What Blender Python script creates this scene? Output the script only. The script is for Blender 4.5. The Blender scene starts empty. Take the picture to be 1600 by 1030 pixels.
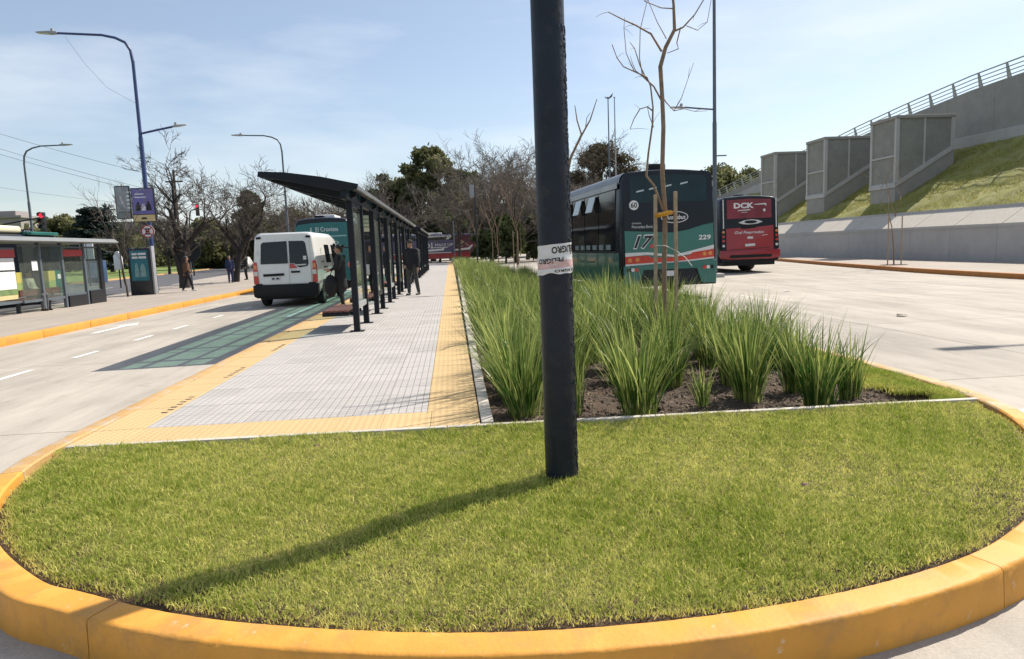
import bpy, bmesh, math, random
import numpy as np
from mathutils import Vector, Matrix
R = math.radians
scene = bpy.context.scene
COL = scene.collection

# ------------------------------------------------------------------ camera
YAW, PITCH, ROLL = R(4.825), R(6.87), R(2.25)
cam_d = bpy.data.cameras.new('camera'); cam = bpy.data.objects.new('camera', cam_d); COL.objects.link(cam)
fw = Vector((math.sin(YAW)*math.cos(PITCH), math.cos(YAW)*math.cos(PITCH), -math.sin(PITCH)))
rt = Vector((math.cos(YAW), -math.sin(YAW), 0)); up = rt.cross(fw)
rt2 = rt*math.cos(ROLL) - up*math.sin(ROLL); up2 = rt2.cross(fw)
cam.matrix_world = Matrix(((rt2.x, up2.x, -fw.x, 0), (rt2.y, up2.y, -fw.y, 0), (rt2.z, up2.z, -fw.z, 1.6), (0, 0, 0, 1)))
cam_d.sensor_width = 36; cam_d.lens = 36*1070/1600; cam_d.clip_end = 3000; cam_d.clip_start = .05
scene.camera = cam

# ------------------------------------------------------------------ sky and sun
SUN_EL, SUN_AZ = R(48), math.atan2(1.5, 1.0)          # azimuth measured from +Y towards +X
world = bpy.data.worlds.new('World'); scene.world = world; world.use_nodes = True
wn, wl = world.node_tree.nodes, world.node_tree.links
bg = wn['Background']; bg.inputs['Strength'].default_value = .105
sky = wn.new('ShaderNodeTexSky'); sky.sky_type = 'NISHITA'; sky.sun_disc = False
sky.sun_elevation = SUN_EL; sky.sun_rotation = SUN_AZ
sky.air_density = 1.0; sky.dust_density = 1.0; sky.ozone_density = 1.3; sky.altitude = 20
# thin high cloud, the same in every direction
tc = wn.new('ShaderNodeTexCoord'); mp = wn.new('ShaderNodeMapping'); mp.inputs['Scale'].default_value = (1.6, 1.6, 6.5)
wl.new(tc.outputs['Generated'], mp.inputs['Vector'])
nz = wn.new('ShaderNodeTexNoise'); nz.inputs['Scale'].default_value = 1.7; nz.inputs['Detail'].default_value = 7; nz.inputs['Roughness'].default_value = .55
wl.new(mp.outputs[0], nz.inputs['Vector'])
cr = wn.new('ShaderNodeValToRGB'); cr.color_ramp.elements[0].position = .44; cr.color_ramp.elements[1].position = .72
cr.color_ramp.elements[0].color = (.14, .14, .14, 1); cr.color_ramp.elements[1].color = (.5, .5, .5, 1)
wl.new(nz.outputs['Fac'], cr.inputs['Fac'])
mx = wn.new('ShaderNodeMixRGB'); mx.inputs['Color2'].default_value = (7.6, 7.9, 8.2, 1)
wl.new(cr.outputs[0], mx.inputs['Fac']); wl.new(sky.outputs[0], mx.inputs['Color1']); wl.new(mx.outputs[0], bg.inputs['Color'])
sun_d = bpy.data.lights.new('sun', 'SUN'); sun_d.energy = 5.0; sun_d.angle = R(.55); sun_d.color = (1, .925, .82)
sun = bpy.data.objects.new('sun', sun_d); COL.objects.link(sun)
sdir = Vector((math.sin(SUN_AZ)*math.cos(SUN_EL), math.cos(SUN_AZ)*math.cos(SUN_EL), math.sin(SUN_EL)))
sun.rotation_euler = sdir.to_track_quat('Z', 'Y').to_euler(); sun.location = sdir*60
vs = scene.view_settings; vs.view_transform = 'Standard'; vs.look = 'None'; vs.exposure = .43; vs.gamma = 1; vs.use_curve_mapping = False

# ------------------------------------------------------------------ materials
MATS = {}
def mat(name, col, rough=.6, var=.12, vscale=3., metal=0., bump=0., bscale=40., spec=.5, coat=0., world_co=False, emit=0., dirt=None, chips=None):
    if name in MATS: return MATS[name]
    m = bpy.data.materials.new(name); m.use_nodes = True; n, l = m.node_tree.nodes, m.node_tree.links
    b = n['Principled BSDF']; b.inputs['Roughness'].default_value = rough; b.inputs['Metallic'].default_value = metal
    b.inputs['Specular IOR Level'].default_value = spec; b.inputs['Coat Weight'].default_value = coat
    if world_co: co = n.new('ShaderNodeNewGeometry').outputs['Position']
    else: co = n.new('ShaderNodeTexCoord').outputs['Object']
    t = n.new('ShaderNodeTexNoise'); t.inputs['Scale'].default_value = vscale; t.inputs['Detail'].default_value = 6; t.inputs['Roughness'].default_value = .65
    l.new(co, t.inputs['Vector'])
    r = n.new('ShaderNodeValToRGB'); r.color_ramp.elements[0].position = .3; r.color_ramp.elements[1].position = .7
    r.color_ramp.elements[0].color = (*[c*(1-var) for c in col], 1); r.color_ramp.elements[1].color = (*[min(1, c*(1+var)) for c in col], 1)
    l.new(t.outputs['Fac'], r.inputs['Fac']); out = r.outputs[0]
    for dirt in [d for d in (dirt, chips) if d]:        # (colour, scale, threshold, amount)
        t2 = n.new('ShaderNodeTexNoise'); t2.inputs['Scale'].default_value = dirt[1]; t2.inputs['Detail'].default_value = 8; t2.inputs['Roughness'].default_value = .7
        l.new(co, t2.inputs['Vector'])
        r2 = n.new('ShaderNodeValToRGB'); r2.color_ramp.elements[0].position = dirt[2]; r2.color_ramp.elements[1].position = dirt[2]+.12
        r2.color_ramp.elements[0].color = (0, 0, 0, 1); r2.color_ramp.elements[1].color = (dirt[3],)*3+(1,)
        l.new(t2.outputs['Fac'], r2.inputs['Fac'])
        mm = n.new('ShaderNodeMixRGB'); mm.inputs['Color2'].default_value = (*dirt[0], 1)
        l.new(r2.outputs[0], mm.inputs['Fac']); l.new(out, mm.inputs['Color1']); out = mm.outputs[0]
    l.new(out, b.inputs['Base Color'])
    if emit: l.new(out, b.inputs['Emission Color']); b.inputs['Emission Strength'].default_value = emit
    if bump:
        t3 = n.new('ShaderNodeTexNoise'); t3.inputs['Scale'].default_value = bscale; t3.inputs['Detail'].default_value = 5
        l.new(co, t3.inputs['Vector'])
        bp = n.new('ShaderNodeBump'); bp.inputs['Strength'].default_value = bump; bp.inputs['Distance'].default_value = .02
        l.new(t3.outputs['Fac'], bp.inputs['Height']); l.new(bp.outputs[0], b.inputs['Normal'])
    MATS[name] = m; return m

def clear_glass(name, tint, gloss=.12, rough=.03, dirt=.0):
    """Pane that tints what is behind it and the light that falls through it."""
    if name in MATS: return MATS[name]
    m = bpy.data.materials.new(name); m.use_nodes = True; n, l = m.node_tree.nodes, m.node_tree.links
    n.remove(n['Principled BSDF']); o = n['Material Output']
    t = n.new('ShaderNodeBsdfTransparent'); t.inputs[0].default_value = (*tint, 1)
    g = n.new('ShaderNodeBsdfGlossy'); g.inputs['Roughness'].default_value = rough; g.inputs[0].default_value = (.9, .95, .95, 1)
    f = n.new('ShaderNodeFresnel'); f.inputs[0].default_value = 1.5
    gm = n.new('ShaderNodeNewGeometry'); sb = n.new('ShaderNodeMath'); sb.operation = 'SUBTRACT'; sb.inputs[0].default_value = 1; l.new(gm.outputs['Backfacing'], sb.inputs[1])
    ml = n.new('ShaderNodeMath'); ml.operation = 'MULTIPLY'; l.new(f.outputs[0], ml.inputs[0]); l.new(sb.outputs[0], ml.inputs[1])
    mxs = n.new('ShaderNodeMixShader'); l.new(ml.outputs[0], mxs.inputs[0]); l.new(t.outputs[0], mxs.inputs[1]); l.new(g.outputs[0], mxs.inputs[2])
    last = mxs.outputs[0]
    if dirt:
        d = n.new('ShaderNodeBsdfDiffuse'); d.inputs[0].default_value = (.55, .6, .55, 1)
        nz = n.new('ShaderNodeTexNoise'); nz.inputs['Scale'].default_value = 3; nz.inputs['Detail'].default_value = 6
        mu = n.new('ShaderNodeMath'); mu.operation = 'MULTIPLY'; mu.inputs[1].default_value = dirt*2; l.new(nz.outputs['Fac'], mu.inputs[0])
        m2 = n.new('ShaderNodeMixShader'); l.new(mu.outputs[0], m2.inputs[0]); l.new(last, m2.inputs[1]); l.new(d.outputs[0], m2.inputs[2]); last = m2.outputs[0]
    l.new(last, o.inputs['Surface']); MATS[name] = m; return m

def leaf_mat(name, c0, c1, trans=.35, rough=.55, vscale=.0, spec=.12):
    """Blade/leaf: colour from the per-face 'tint' attribute, partly translucent."""
    if name in MATS: return MATS[name]
    m = bpy.data.materials.new(name); m.use_nodes = True; n, l = m.node_tree.nodes, m.node_tree.links
    b = n['Principled BSDF']; b.inputs['Roughness'].default_value = rough; b.inputs['Specular IOR Level'].default_value = spec
    a = n.new('ShaderNodeAttribute'); a.attribute_name = 'tint'
    r = n.new('ShaderNodeValToRGB'); r.color_ramp.elements[0].color = (*c0, 1); r.color_ramp.elements[1].color = (*c1, 1)
    src = a.outputs['Fac']
    if vscale:
        g = n.new('ShaderNodeNewGeometry'); t = n.new('ShaderNodeTexNoise'); t.inputs['Scale'].default_value = vscale; t.inputs['Detail'].default_value = 4
        l.new(g.outputs['Position'], t.inputs['Vector'])
        ma = n.new('ShaderNodeMath'); ma.operation = 'MULTIPLY_ADD'; ma.inputs[1].default_value = 1.6; ma.inputs[2].default_value = -.8
        l.new(t.outputs['Fac'], ma.inputs[0]); ad = n.new('ShaderNodeMath'); ad.operation = 'ADD'; ad.use_clamp = True
        l.new(ma.outputs[0], ad.inputs[0]); l.new(a.outputs['Fac'], ad.inputs[1]); src = ad.outputs[0]
    l.new(src, r.inputs['Fac']); l.new(r.outputs[0], b.inputs['Base Color'])
    tr = n.new('ShaderNodeBsdfTranslucent'); l.new(r.outputs[0], tr.inputs[0])
    ms = n.new('ShaderNodeMixShader'); ms.inputs[0].default_value = trans
    l.new(b.outputs[0], ms.inputs[1]); l.new(tr.outputs[0], ms.inputs[2]); l.new(ms.outputs[0], n['Material Output'].inputs['Surface'])
    MATS[name] = m; return m

# ------------------------------------------------------------------ mesh helpers
def link(o, parent=None):
    COL.objects.link(o)
    if parent is not None: o.parent = parent
    return o
def tag(o, label=None, cat=None, group=None, kind=None):
    if label: o['label'] = label
    if cat: o['category'] = cat
    if group: o['group'] = group
    if kind: o['kind'] = kind
    return o
def thing(name, loc=(0, 0, 0), rz=0, label=None, cat=None, group=None, kind=None):
    o = bpy.data.objects.new(name, None); o.empty_display_size = .2; link(o)
    o.location = loc; o.rotation_euler = (0, 0, rz)
    return tag(o, label, cat, group, kind)
def copy_tree(o, parent=None):
    c = o.copy(); COL.objects.link(c); c.parent = parent
    for ch in list(o.children): copy_tree(ch, c)
    return c

class MB:
    def __init__(s): s.v = []; s.f = []
    def add(s, vs, fs):
        o = len(s.v); s.v += [tuple(p) for p in vs]; s.f += [tuple(i+o for i in f) for f in fs]; return s
    def box(s, x0, x1, y0, y1, z0, z1, M=None):
        v = [(x, y, z) for z in (z0, z1) for y in (y0, y1) for x in (x0, x1)]
        if M is not None: v = [tuple(M @ Vector(p)) for p in v]
        return s.add(v, [(0, 2, 3, 1), (4, 5, 7, 6), (0, 1, 5, 4), (2, 6, 7, 3), (0, 4, 6, 2), (1, 3, 7, 5)])
    def prism(s, poly, a, b, axis='y', M=None):
        """poly: 2-D points; axis y: (x,z) along y; x: (y,z) along x; z: (x,y) along z"""
        def P(p, t): return {'y': (p[0], t, p[1]), 'x': (t, p[0], p[1]), 'z': (p[0], p[1], t)}[axis]
        n = len(poly); v = [P(p, a) for p in poly]+[P(p, b) for p in poly]
        if M is not None: v = [tuple(M @ Vector(p)) for p in v]
        return s.add(v, [tuple(range(n)), tuple(range(2*n-1, n-1, -1))]+[(i, i+n, (i+1) % n+n, (i+1) % n) for i in range(n)])
    def loft(s, rings, caps=True, closed=True):
        n = len(rings[0]); v = [p for r in rings for p in r]; f = []
        for k in range(len(rings)-1):
            for i in range(n if closed else n-1):
                j = (i+1) % n; f.append((k*n+i, k*n+j, (k+1)*n+j, (k+1)*n+i))
        if caps: f += [tuple(range(n-1, -1, -1)), tuple((len(rings)-1)*n+i for i in range(n))]
        return s.add(v, f)
    def tube(s, pts, r, n=8, caps=True):
        pts = [Vector(p) for p in pts]; rr = r if hasattr(r, '__len__') else [r]*len(pts)
        rings = []; ref = None
        for i, p in enumerate(pts):
            d = (pts[min(i+1, len(pts)-1)]-pts[max(i-1, 0)]).normalized()
            if ref is None: ref = Vector((1, 0, 0)) if abs(d.x) < .8 else Vector((0, 1, 0))
            a = (ref-d*ref.dot(d)).normalized(); b = d.cross(a); ref = a
            rings.append([tuple(p+(a*math.cos(t)+b*math.sin(t))*rr[i]) for t in [2*math.pi*k/n for k in range(n)]])
        return s.loft(rings, caps)
    def disc(s, c, r, axis='y', t=.01, n=20, rx=None):
        rx = rx or r; po = [(rx*math.cos(2*math.pi*k/n), r*math.sin(2*math.pi*k/n)) for k in range(n)]
        i = {'y': (0, 2), 'x': (1, 2), 'z': (0, 1)}[axis]; k = {'y': 1, 'x': 0, 'z': 2}[axis]
        return s.prism([(c[i[0]]+p[0], c[i[1]]+p[1]) for p in po], c[k]-t/2, c[k]+t/2, axis)
    def ball(s, c, r, n=10, m=7):
        r = r if hasattr(r, '__len__') else (r, r, r)
        rings = [[(c[0]+r[0]*math.sin(math.pi*(k+.02)/(m+.04))*math.cos(2*math.pi*i/n), c[1]+r[1]*math.sin(math.pi*(k+.02)/(m+.04))*math.sin(2*math.pi*i/n), c[2]-r[2]*math.cos(math.pi*(k+.02)/(m+.04))) for i in range(n)] for k in range(m+1)]
        return s.loft(rings)
    def mesh(s, name, m=None, smooth=None, bevel=0., bseg=2, recalc=True):
        me = bpy.data.meshes.new(name); me.from_pydata(s.v, [], s.f)
        if bevel or recalc:
            bm = bmesh.new(); bm.from_mesh(me); bmesh.ops.recalc_face_normals(bm, faces=bm.faces)
            if bevel:
                es = [e for e in bm.edges if len(e.link_faces) == 2 and e.calc_face_angle(0) > R(30)]
                bmesh.ops.bevel(bm, geom=es, offset=bevel, segments=bseg, affect='EDGES', profile=.5, clamp_overlap=True)
            bm.to_mesh(me); bm.free()
        if m: me.materials.append(m)
        if smooth is not None or bevel:
            me.shade_smooth(); me.set_sharp_from_angle(angle=R(smooth if smooth is not None else 35))
        return me
    def build(s, name, m=None, parent=None, smooth=None, bevel=0., bseg=2, loc=None, kind=None, recalc=True):
        o = bpy.data.objects.new(name, s.mesh(name, m, smooth, bevel, bseg, recalc)); link(o, parent)
        if loc: o.location = loc
        if kind: o['kind'] = kind
        return o

def np_mesh(name, verts, quads=None, tris=None, m=None, tint=None, smooth=False):
    """Fast mesh from numpy; tint: one value per face."""
    me = bpy.data.meshes.new(name); nv = len(verts)
    q = np.zeros((0, 4), int) if quads is None else np.asarray(quads); t = np.zeros((0, 3), int) if tris is None else np.asarray(tris)
    nl = q.size+t.size; npl = len(q)+len(t)
    me.vertices.add(nv); me.vertices.foreach_set('co', np.ascontiguousarray(verts, dtype=np.float32).ravel())
    me.loops.add(nl); me.loops.foreach_set('vertex_index', np.concatenate([q.ravel(), t.ravel()]).astype(np.int32))
    me.polygons.add(npl); st = np.concatenate([np.arange(len(q))*4, q.size+np.arange(len(t))*3]).astype(np.int32)
    me.polygons.foreach_set('loop_start', st)
    if tint is not None:
        a = me.attributes.new('tint', 'FLOAT', 'FACE'); a.data.foreach_set('value', np.asarray(tint, dtype=np.float32))
    me.update(calc_edges=True); me.validate()
    if m: me.materials.append(m)
    if smooth: me.shade_smooth()
    return me
def np_obj(name, me, parent=None, kind=None):
    o = bpy.data.objects.new(name, me); link(o, parent)
    if kind: o['kind'] = kind
    return o

# ------------------------------------------------------------------ lettering (made first, while the scene is small)
_TXT = {}
def _text(s, shear=0., bold=0.):
    k = (s, shear, bold)
    if k in _TXT: return _TXT[k]
    cu = bpy.data.curves.new('lettering', 'FONT'); cu.body = s; cu.size = 1; cu.shear = shear; cu.offset = bold; cu.resolution_u = 3
    cu.fill_mode = 'FRONT'
    ob = bpy.data.objects.new('lettering', cu); COL.objects.link(ob); dg = bpy.context.evaluated_depsgraph_get()
    me = bpy.data.meshes.new_from_object(ob.evaluated_get(dg))
    v = np.array([p.co[:] for p in me.vertices]); f = [tuple(p.vertices) for p in me.polygons]
    bpy.data.objects.remove(ob); bpy.data.curves.remove(cu); bpy.data.meshes.remove(me)
    v[:, 0] -= v[:, 0].min(); v[:, 1] -= v[:, 1].min(); _TXT[k] = (v, f); return _TXT[k]
TEXTS = [('El Cronista', 0, 0), ('17', .35, .05), ('17', .35, .02), ('229', .1, .03), ('60', 0, .02), ('Nuovobus', .25, .015), ('Mercedes-Benz', 0, 0), ('DCK', 0, .045), ('Gral Pueyrredon', .35, .01),
         ('IDI', 0, 0), ('MAKE UP', 0, 0), ('PELIGRO', 0, .03), ('E', 0, .04), ('29', 0, 0), ('chasis', 0, 0)]
for t_ in TEXTS: _text(*t_)
def lettering(parent, s, w, h, M, m, shear=0., bold=0., name='lettering', warp=None, thick=.0):
    """Text fitted into w x h (metres), its lower left corner at M's origin, x along M's x, y along M's y."""
    v, f = _text(s, shear, bold); v = v.copy()
    v[:, 0] *= w/v[:, 0].max(); v[:, 1] *= h/v[:, 1].max()
    pts = [Vector((a, b, 0)) for a, b, _ in v]
    pts = [warp(p) for p in pts] if warp else [M @ p for p in pts]
    mb = MB(); mb.add(pts, f); return mb.build(name, m, parent, recalc=False)
def frame_M(o, x, y):
    """Matrix with origin o, x and y axes given."""
    x = Vector(x).normalized(); y = Vector(y).normalized(); z = x.cross(y)
    return Matrix(((x.x, y.x, z.x, o[0]), (x.y, y.y, z.y, o[1]), (x.z, y.z, z.z, o[2]), (0, 0, 0, 1)))
# ------------------------------------------------------------------ ground materials
def grid_mat(name, col, px, py, gx, gy, dark, bumpd, dots=False, rough=.75, var=.1, ox=0., oy=0.):
    """Cast relief of a paving tile: a grid of grooves (or of domes) in world metres."""
    m = bpy.data.materials.new(name); m.use_nodes = True; n, l = m.node_tree.nodes, m.node_tree.links
    b = n['Principled BSDF']; b.inputs['Roughness'].default_value = rough; b.inputs['Specular IOR Level'].default_value = .3
    pos = n.new('ShaderNodeNewGeometry').outputs['Position']; sp = n.new('ShaderNodeSeparateXYZ'); l.new(pos, sp.inputs[0])
    def M(op, a, bb=None, clamp=False):
        q = n.new('ShaderNodeMath'); q.operation = op; q.use_clamp = clamp
        for i, x in enumerate((a, bb)):
            if x is None: continue
            if isinstance(x, (int, float)): q.inputs[i].default_value = x
            else: l.new(x, q.inputs[i])
        return q.outputs[0]
    fx = M('FRACT', M('DIVIDE', M('ADD', sp.outputs[0], ox), px)); fy = M('FRACT', M('DIVIDE', M('ADD', sp.outputs[1], oy), py))
    ax = M('ABSOLUTE', M('SUBTRACT', fx, .5)); ay = M('ABSOLUTE', M('SUBTRACT', fy, .5))      # 0 in the cell's middle, .5 at its edge
    if dots:
        d = M('SQRT', M('ADD', M('MULTIPLY', ax, ax), M('MULTIPLY', ay, ay)))
        hgt = M('MULTIPLY', M('SUBTRACT', .36, d), 8., True)
        fac = M('SUBTRACT', 1., hgt)
        fac = M('MULTIPLY', fac, .5)
    else:
        kx = M('MULTIPLY', M('SUBTRACT', ax, .5-gx), 12., True); ky = M('MULTIPLY', M('SUBTRACT', ay, .5-gy), 12., True)
        fac = M('MAXIMUM', kx, ky); hgt = M('SUBTRACT', 1., fac)
    t = n.new('ShaderNodeTexNoise'); t.inputs['Scale'].default_value = 2.2; t.inputs['Detail'].default_value = 8; t.inputs['Roughness'].default_value = .7; l.new(pos, t.inputs['Vector'])
    oi = n.new('ShaderNodeObjectInfo'); s = M('ADD', M('MULTIPLY', t.outputs['Fac'], .8), M('MULTIPLY', oi.outputs['Random'], .25))
    r = n.new('ShaderNodeValToRGB'); r.color_ramp.elements[0].position = .25; r.color_ramp.elements[1].position = .85
    r.color_ramp.elements[0].color = (*[c*(1-var) for c in col], 1); r.color_ramp.elements[1].color = (*[c*(1+var) for c in col], 1); l.new(s, r.inputs['Fac'])
    mm = n.new('ShaderNodeMixRGB'); mm.inputs['Color2'].default_value = (*dark, 1); l.new(fac, mm.inputs['Fac']); l.new(r.outputs[0], mm.inputs['Color1'])
    l.new(mm.outputs[0], b.inputs['Base Color'])
    bp = n.new('ShaderNodeBump'); bp.inputs['Strength'].default_value = .8; bp.inputs['Distance'].default_value = bumpd
    l.new(hgt, bp.inputs['Height']); l.new(bp.outputs[0], b.inputs['Normal'])
    MATS[name] = m; return m

def road_mat(name, col, var, streak):
    m = bpy.data.materials.new(name); m.use_nodes = True; n, l = m.node_tree.nodes, m.node_tree.links
    b = n['Principled BSDF']; b.inputs['Roughness'].default_value = .8; b.inputs['Specular IOR Level'].default_value = .25
    pos = n.new('ShaderNodeNewGeometry').outputs['Position']
    def noise(scale, mapping, detail=7, rough=.65):
        mp = n.new('ShaderNodeMapping'); mp.inputs['Scale'].default_value = mapping; l.new(pos, mp.inputs[0])
        t = n.new('ShaderNodeTexNoise'); t.inputs['Scale'].default_value = scale; t.inputs['Detail'].default_value = detail; t.inputs['Roughness'].default_value = rough
        l.new(mp.outputs[0], t.inputs['Vector']); return t.outputs['Fac']
    def ramp(f, a, bb, c0, c1):
        r = n.new('ShaderNodeValToRGB'); r.color_ramp.elements[0].position = a; r.color_ramp.elements[1].position = bb
        r.color_ramp.elements[0].color = (*c0, 1); r.color_ramp.elements[1].color = (*c1, 1); l.new(f, r.inputs[0]); return r.outputs[0]
    def mult(a, c, fac=1.):
        q = n.new('ShaderNodeMixRGB'); q.blend_type = 'MULTIPLY'; q.inputs[0].default_value = fac; l.new(a, q.inputs[1]); l.new(c, q.inputs[2]); return q.outputs[0]
    base = ramp(noise(.35, (1, 1, 1)), .3, .7, [c*(1-var) for c in col], [c*(1+var) for c in col])
    base = mult(base, ramp(noise(1.2, (1.5, .22, 1), 9, .7), .35, .62, (1-streak,)*3, (1.04, 1.04, 1.04)))      # tyre-worn streaks along the lanes
    base = mult(base, ramp(noise(70, (1, 1, 1), 3), .3, .7, (.86,)*3, (1.1,)*3))
    base = mult(base, ramp(noise(1.9, (1, 1, 1), 10, .75),   .30, .42, (.72, .70, .68), (1, 1, 1)))
    oi = n.new('ShaderNodeObjectInfo'); base = mult(base, ramp(oi.outputs['Random'], 0, 1, (.93,)*3, (1.05,)*3))
    l.new(base, b.inputs['Base Color'])
    bp = n.new('ShaderNodeBump'); bp.inputs['Strength'].default_value = .35; bp.inputs['Distance'].default_value = .008
    l.new(noise(90, (1, 1, 1), 4), bp.inputs['Height']); l.new(bp.outputs[0], b.inputs['Normal'])
    MATS[name] = m; return m

M_ROAD = road_mat('road_concrete', (.425, .385, .33), .10, .26)
M_ASPH = road_mat('asphalt', (.11, .11, .115), .12, .15)
M_PAVE = road_mat('pavement_concrete', (.35, .305, .26), .08, .1)
M_TILE = grid_mat('grey_tile', (.43, .405, .38), .0672, .0806, .10, .08, (.25, .24, .23), .004, var=.17)
M_YEL = grid_mat('yellow_tactile_tile', (.57, .41, .205), .0575, .0575, .1, .1, (.47, .32, .15), .004, dots=True)
M_KERB = mat('yellow_kerb_paint', (.66, .31, .05), .6, .10, 4, bump=.12, bscale=45, spec=.35, world_co=True, dirt=((.44, .23, .075), 3.5, .50, .55), chips=((.66, .56, .40), 13, .625, .9))
M_KERBW = mat('worn_kerb_paint', (.50, .30, .11), .7, .12, 3, bump=.3, bscale=60, world_co=True, dirt=((.42, .37, .31), 5, .5, .8))
M_KERBR = mat('orange_kerb_paint', (.42, .17, .04), .65, .12, 3, bump=.3, bscale=60, world_co=True)
M_EDGE = mat('pale_concrete', (.50, .455, .385), .8, .08, 5, bump=.3, bscale=80, world_co=True)
M_CONC = mat('grey_concrete', (.30, .29, .265), .85, .10, 1.2, bump=.35, bscale=20, world_co=True, dirt=((.17, .165, .15), 1.1, .58, .5))
M_CONCL = mat('light_concrete', (.43, .42, .40), .8, .08, 1.5, bump=.3, bscale=25, world_co=True)
M_SOIL = mat('soil', (.066, .042, .025), .95, .45, 12, bump=1., bscale=35, world_co=True, dirt=((.19, .135, .085), 26, .58, .8))
M_PARK = mat('park_grass', (.13, .19, .035), .9, .35, .8, bump=1., bscale=14, world_co=True, dirt=((.22, .19, .07), .7, .52, .7))
M_WHITE = mat('road_paint', (.72, .71, .68), .7, .1, 3, world_co=True, dirt=((.46, .43, .38), 9, .55, .85))
M_BLACK = mat('black_steel', (.012, .014, .018), .38, .2, 6, spec=.5)

def interp(tab, y):
    return float(np.interp(y, [t[0] for t in tab], [t[1] for t in tab]))
def strip_mesh(mb, rows):
    """rows: list of point rows (same length); joined to a grid."""
    n = len(rows[0]); v = [p for r in rows for p in r]
    return mb.add(v, [(k*n+i, k*n+i+1, (k+1)*n+i+1, (k+1)*n+i) for k in range(len(rows)-1) for i in range(n-1)])

# ------------------------------------------------------------------ terrain and roads
g = MB(); g.add([(-1200, -300, -.06), (1200, -300, -.06), (1200, 1800, -.06), (-1200, 1800, -.06)], [(0, 1, 2, 3)])
tag(g.build('ground', M_PARK), 'flat park ground of short grass reaching to the horizon', 'ground', kind='structure')
KR = [(-10, 17.3), (19.5, 17.4), (24.5, 17.8), (26.2, 18.05), (33.3, 19.3), (48.7, 22.4), (65, 24.2), (90, 25), (140, 25)]       # foot of the kerb at the embankment side
SB = [(-10, -14.6), (29, -14.8), (31.5, -15.2), (41, -16.4), (51, -18.2), (74, -21), (140, -30)]                              # far edge of the left pavement

road = thing('road', kind='structure', label='pale concrete bus lanes and apron cast in large slabs', cat='road')
b = MB(); b.add([(-9.3, -12, -.03), (27, -12, -.03), (27, 150, -.03), (-9.3, 150, -.03)], [(0, 1, 2, 3)]); b.build('road_bed', M_ROAD, road)
xs = [-9.12, -6.9, -3.55, 0, 3.6, 7.2, 10.8, 14.4, 18, 21.6]; slab_cache = {}
for i in range(len(xs)-1):
    for j in range(15):
        y0 = -7+4.6*j; x0, x1 = xs[i], xs[i+1]
        if y0+4.6 < 1: continue
        if x0 > -3.6 and x1 < 4 and y0 > 5: continue
        if x0 > interp(KR, y0)+1 and x0 > interp(KR, y0+4.6)+1: continue
        w = round(x1-x0, 2)
        if w not in slab_cache: slab_cache[w] = MB().box(.006, w-.006, .006, 4.594, -.05, 0).mesh('road_slab', M_ROAD, bevel=.004, bseg=1)
        o = bpy.data.objects.new('road_slab', slab_cache[w]); link(o, road); o.location = (x0, y0, 0)
def marking(name, x0, x1, y0, y1, z=.005, M=None):
    b = MB(); b.add([(x0, y0, z), (x1, y0, z), (x1, y1, z), (x0, y1, z)], [(0, 1, 2, 3)]); return b.build(name, M_WHITE, road)
for y in (10.2, 12.2, 14.5, 16.5, 19.2, 22., 25., 28., 31., 35): marking('lane_dash', -6.57, -6.47, y, y+.85)
ar = MB(); ar.add([(-8.35, 16.4, .005), (-8.2, 16.4, .005), (-8.2, 18., .005), (-8.0, 18., .005), (-8.27, 18.75, .005), (-8.55, 18., .005), (-8.35, 18., .005)], [(0, 1, 2, 3, 4, 5, 6)])
ar.build('lane_arrow', M_WHITE, road)
marking('lane_line', -4.42, -4.32, 18.4, 34)
marking('bay_line', 8.0, 8.06, 16.5, 18.6); marking('bay_line', 11.2, 16.2, 18.55, 18.61); marking('bay_line', 4.78, 5.4, 5.3, 5.5)

av = MB(); rows = []
for y in range(-12, 140, 4): rows.append([(interp(SB, y)-22 if y < 60 else interp(SB, y)-16, y, 0), (interp(SB, y)+.4, y, 0)])
strip_mesh(av, rows); tag(av.build('avenue', M_ASPH), 'dark grey asphalt avenue behind the far bus stop', 'road', kind='structure')
for y in (34, 44, 54, 66):
    x = interp(SB, y)-5
    av2 = MB(); av2.add([(x, y, .005), (x+.14, y, .005), (x+.14, y+2.4, .005), (x, y+2.4, .005)], [(0, 1, 2, 3)]); av2.build('lane_dash', M_WHITE, bpy.data.objects['avenue'])
# the park across the avenue, its kerb
pk = MB(); rows = []
for y in range(-12, 260, 4):
    e = interp(SB, y)-(14 if y < 60 else 11); rows.append([(-220, y, .10), (e-7, y, .16), (e, y, .12)])
strip_mesh(pk, rows); tag(pk.build('park_lawn', M_PARK), 'sunlit lawn of the park across the avenue', 'lawn', kind='structure')
fk = MB(); rows = []
for y in range(0, 120, 3):
    e = interp(SB, y)-(14 if y < 60 else 11); rows.append([(e, y, .14), (e+.22, y, .14), (e+.24, y, 0)])
strip_mesh(fk, rows); tag(fk.build('park_kerb', M_KERBW), 'worn pale yellow kerb along the park across the avenue', 'kerb', kind='structure')

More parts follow.
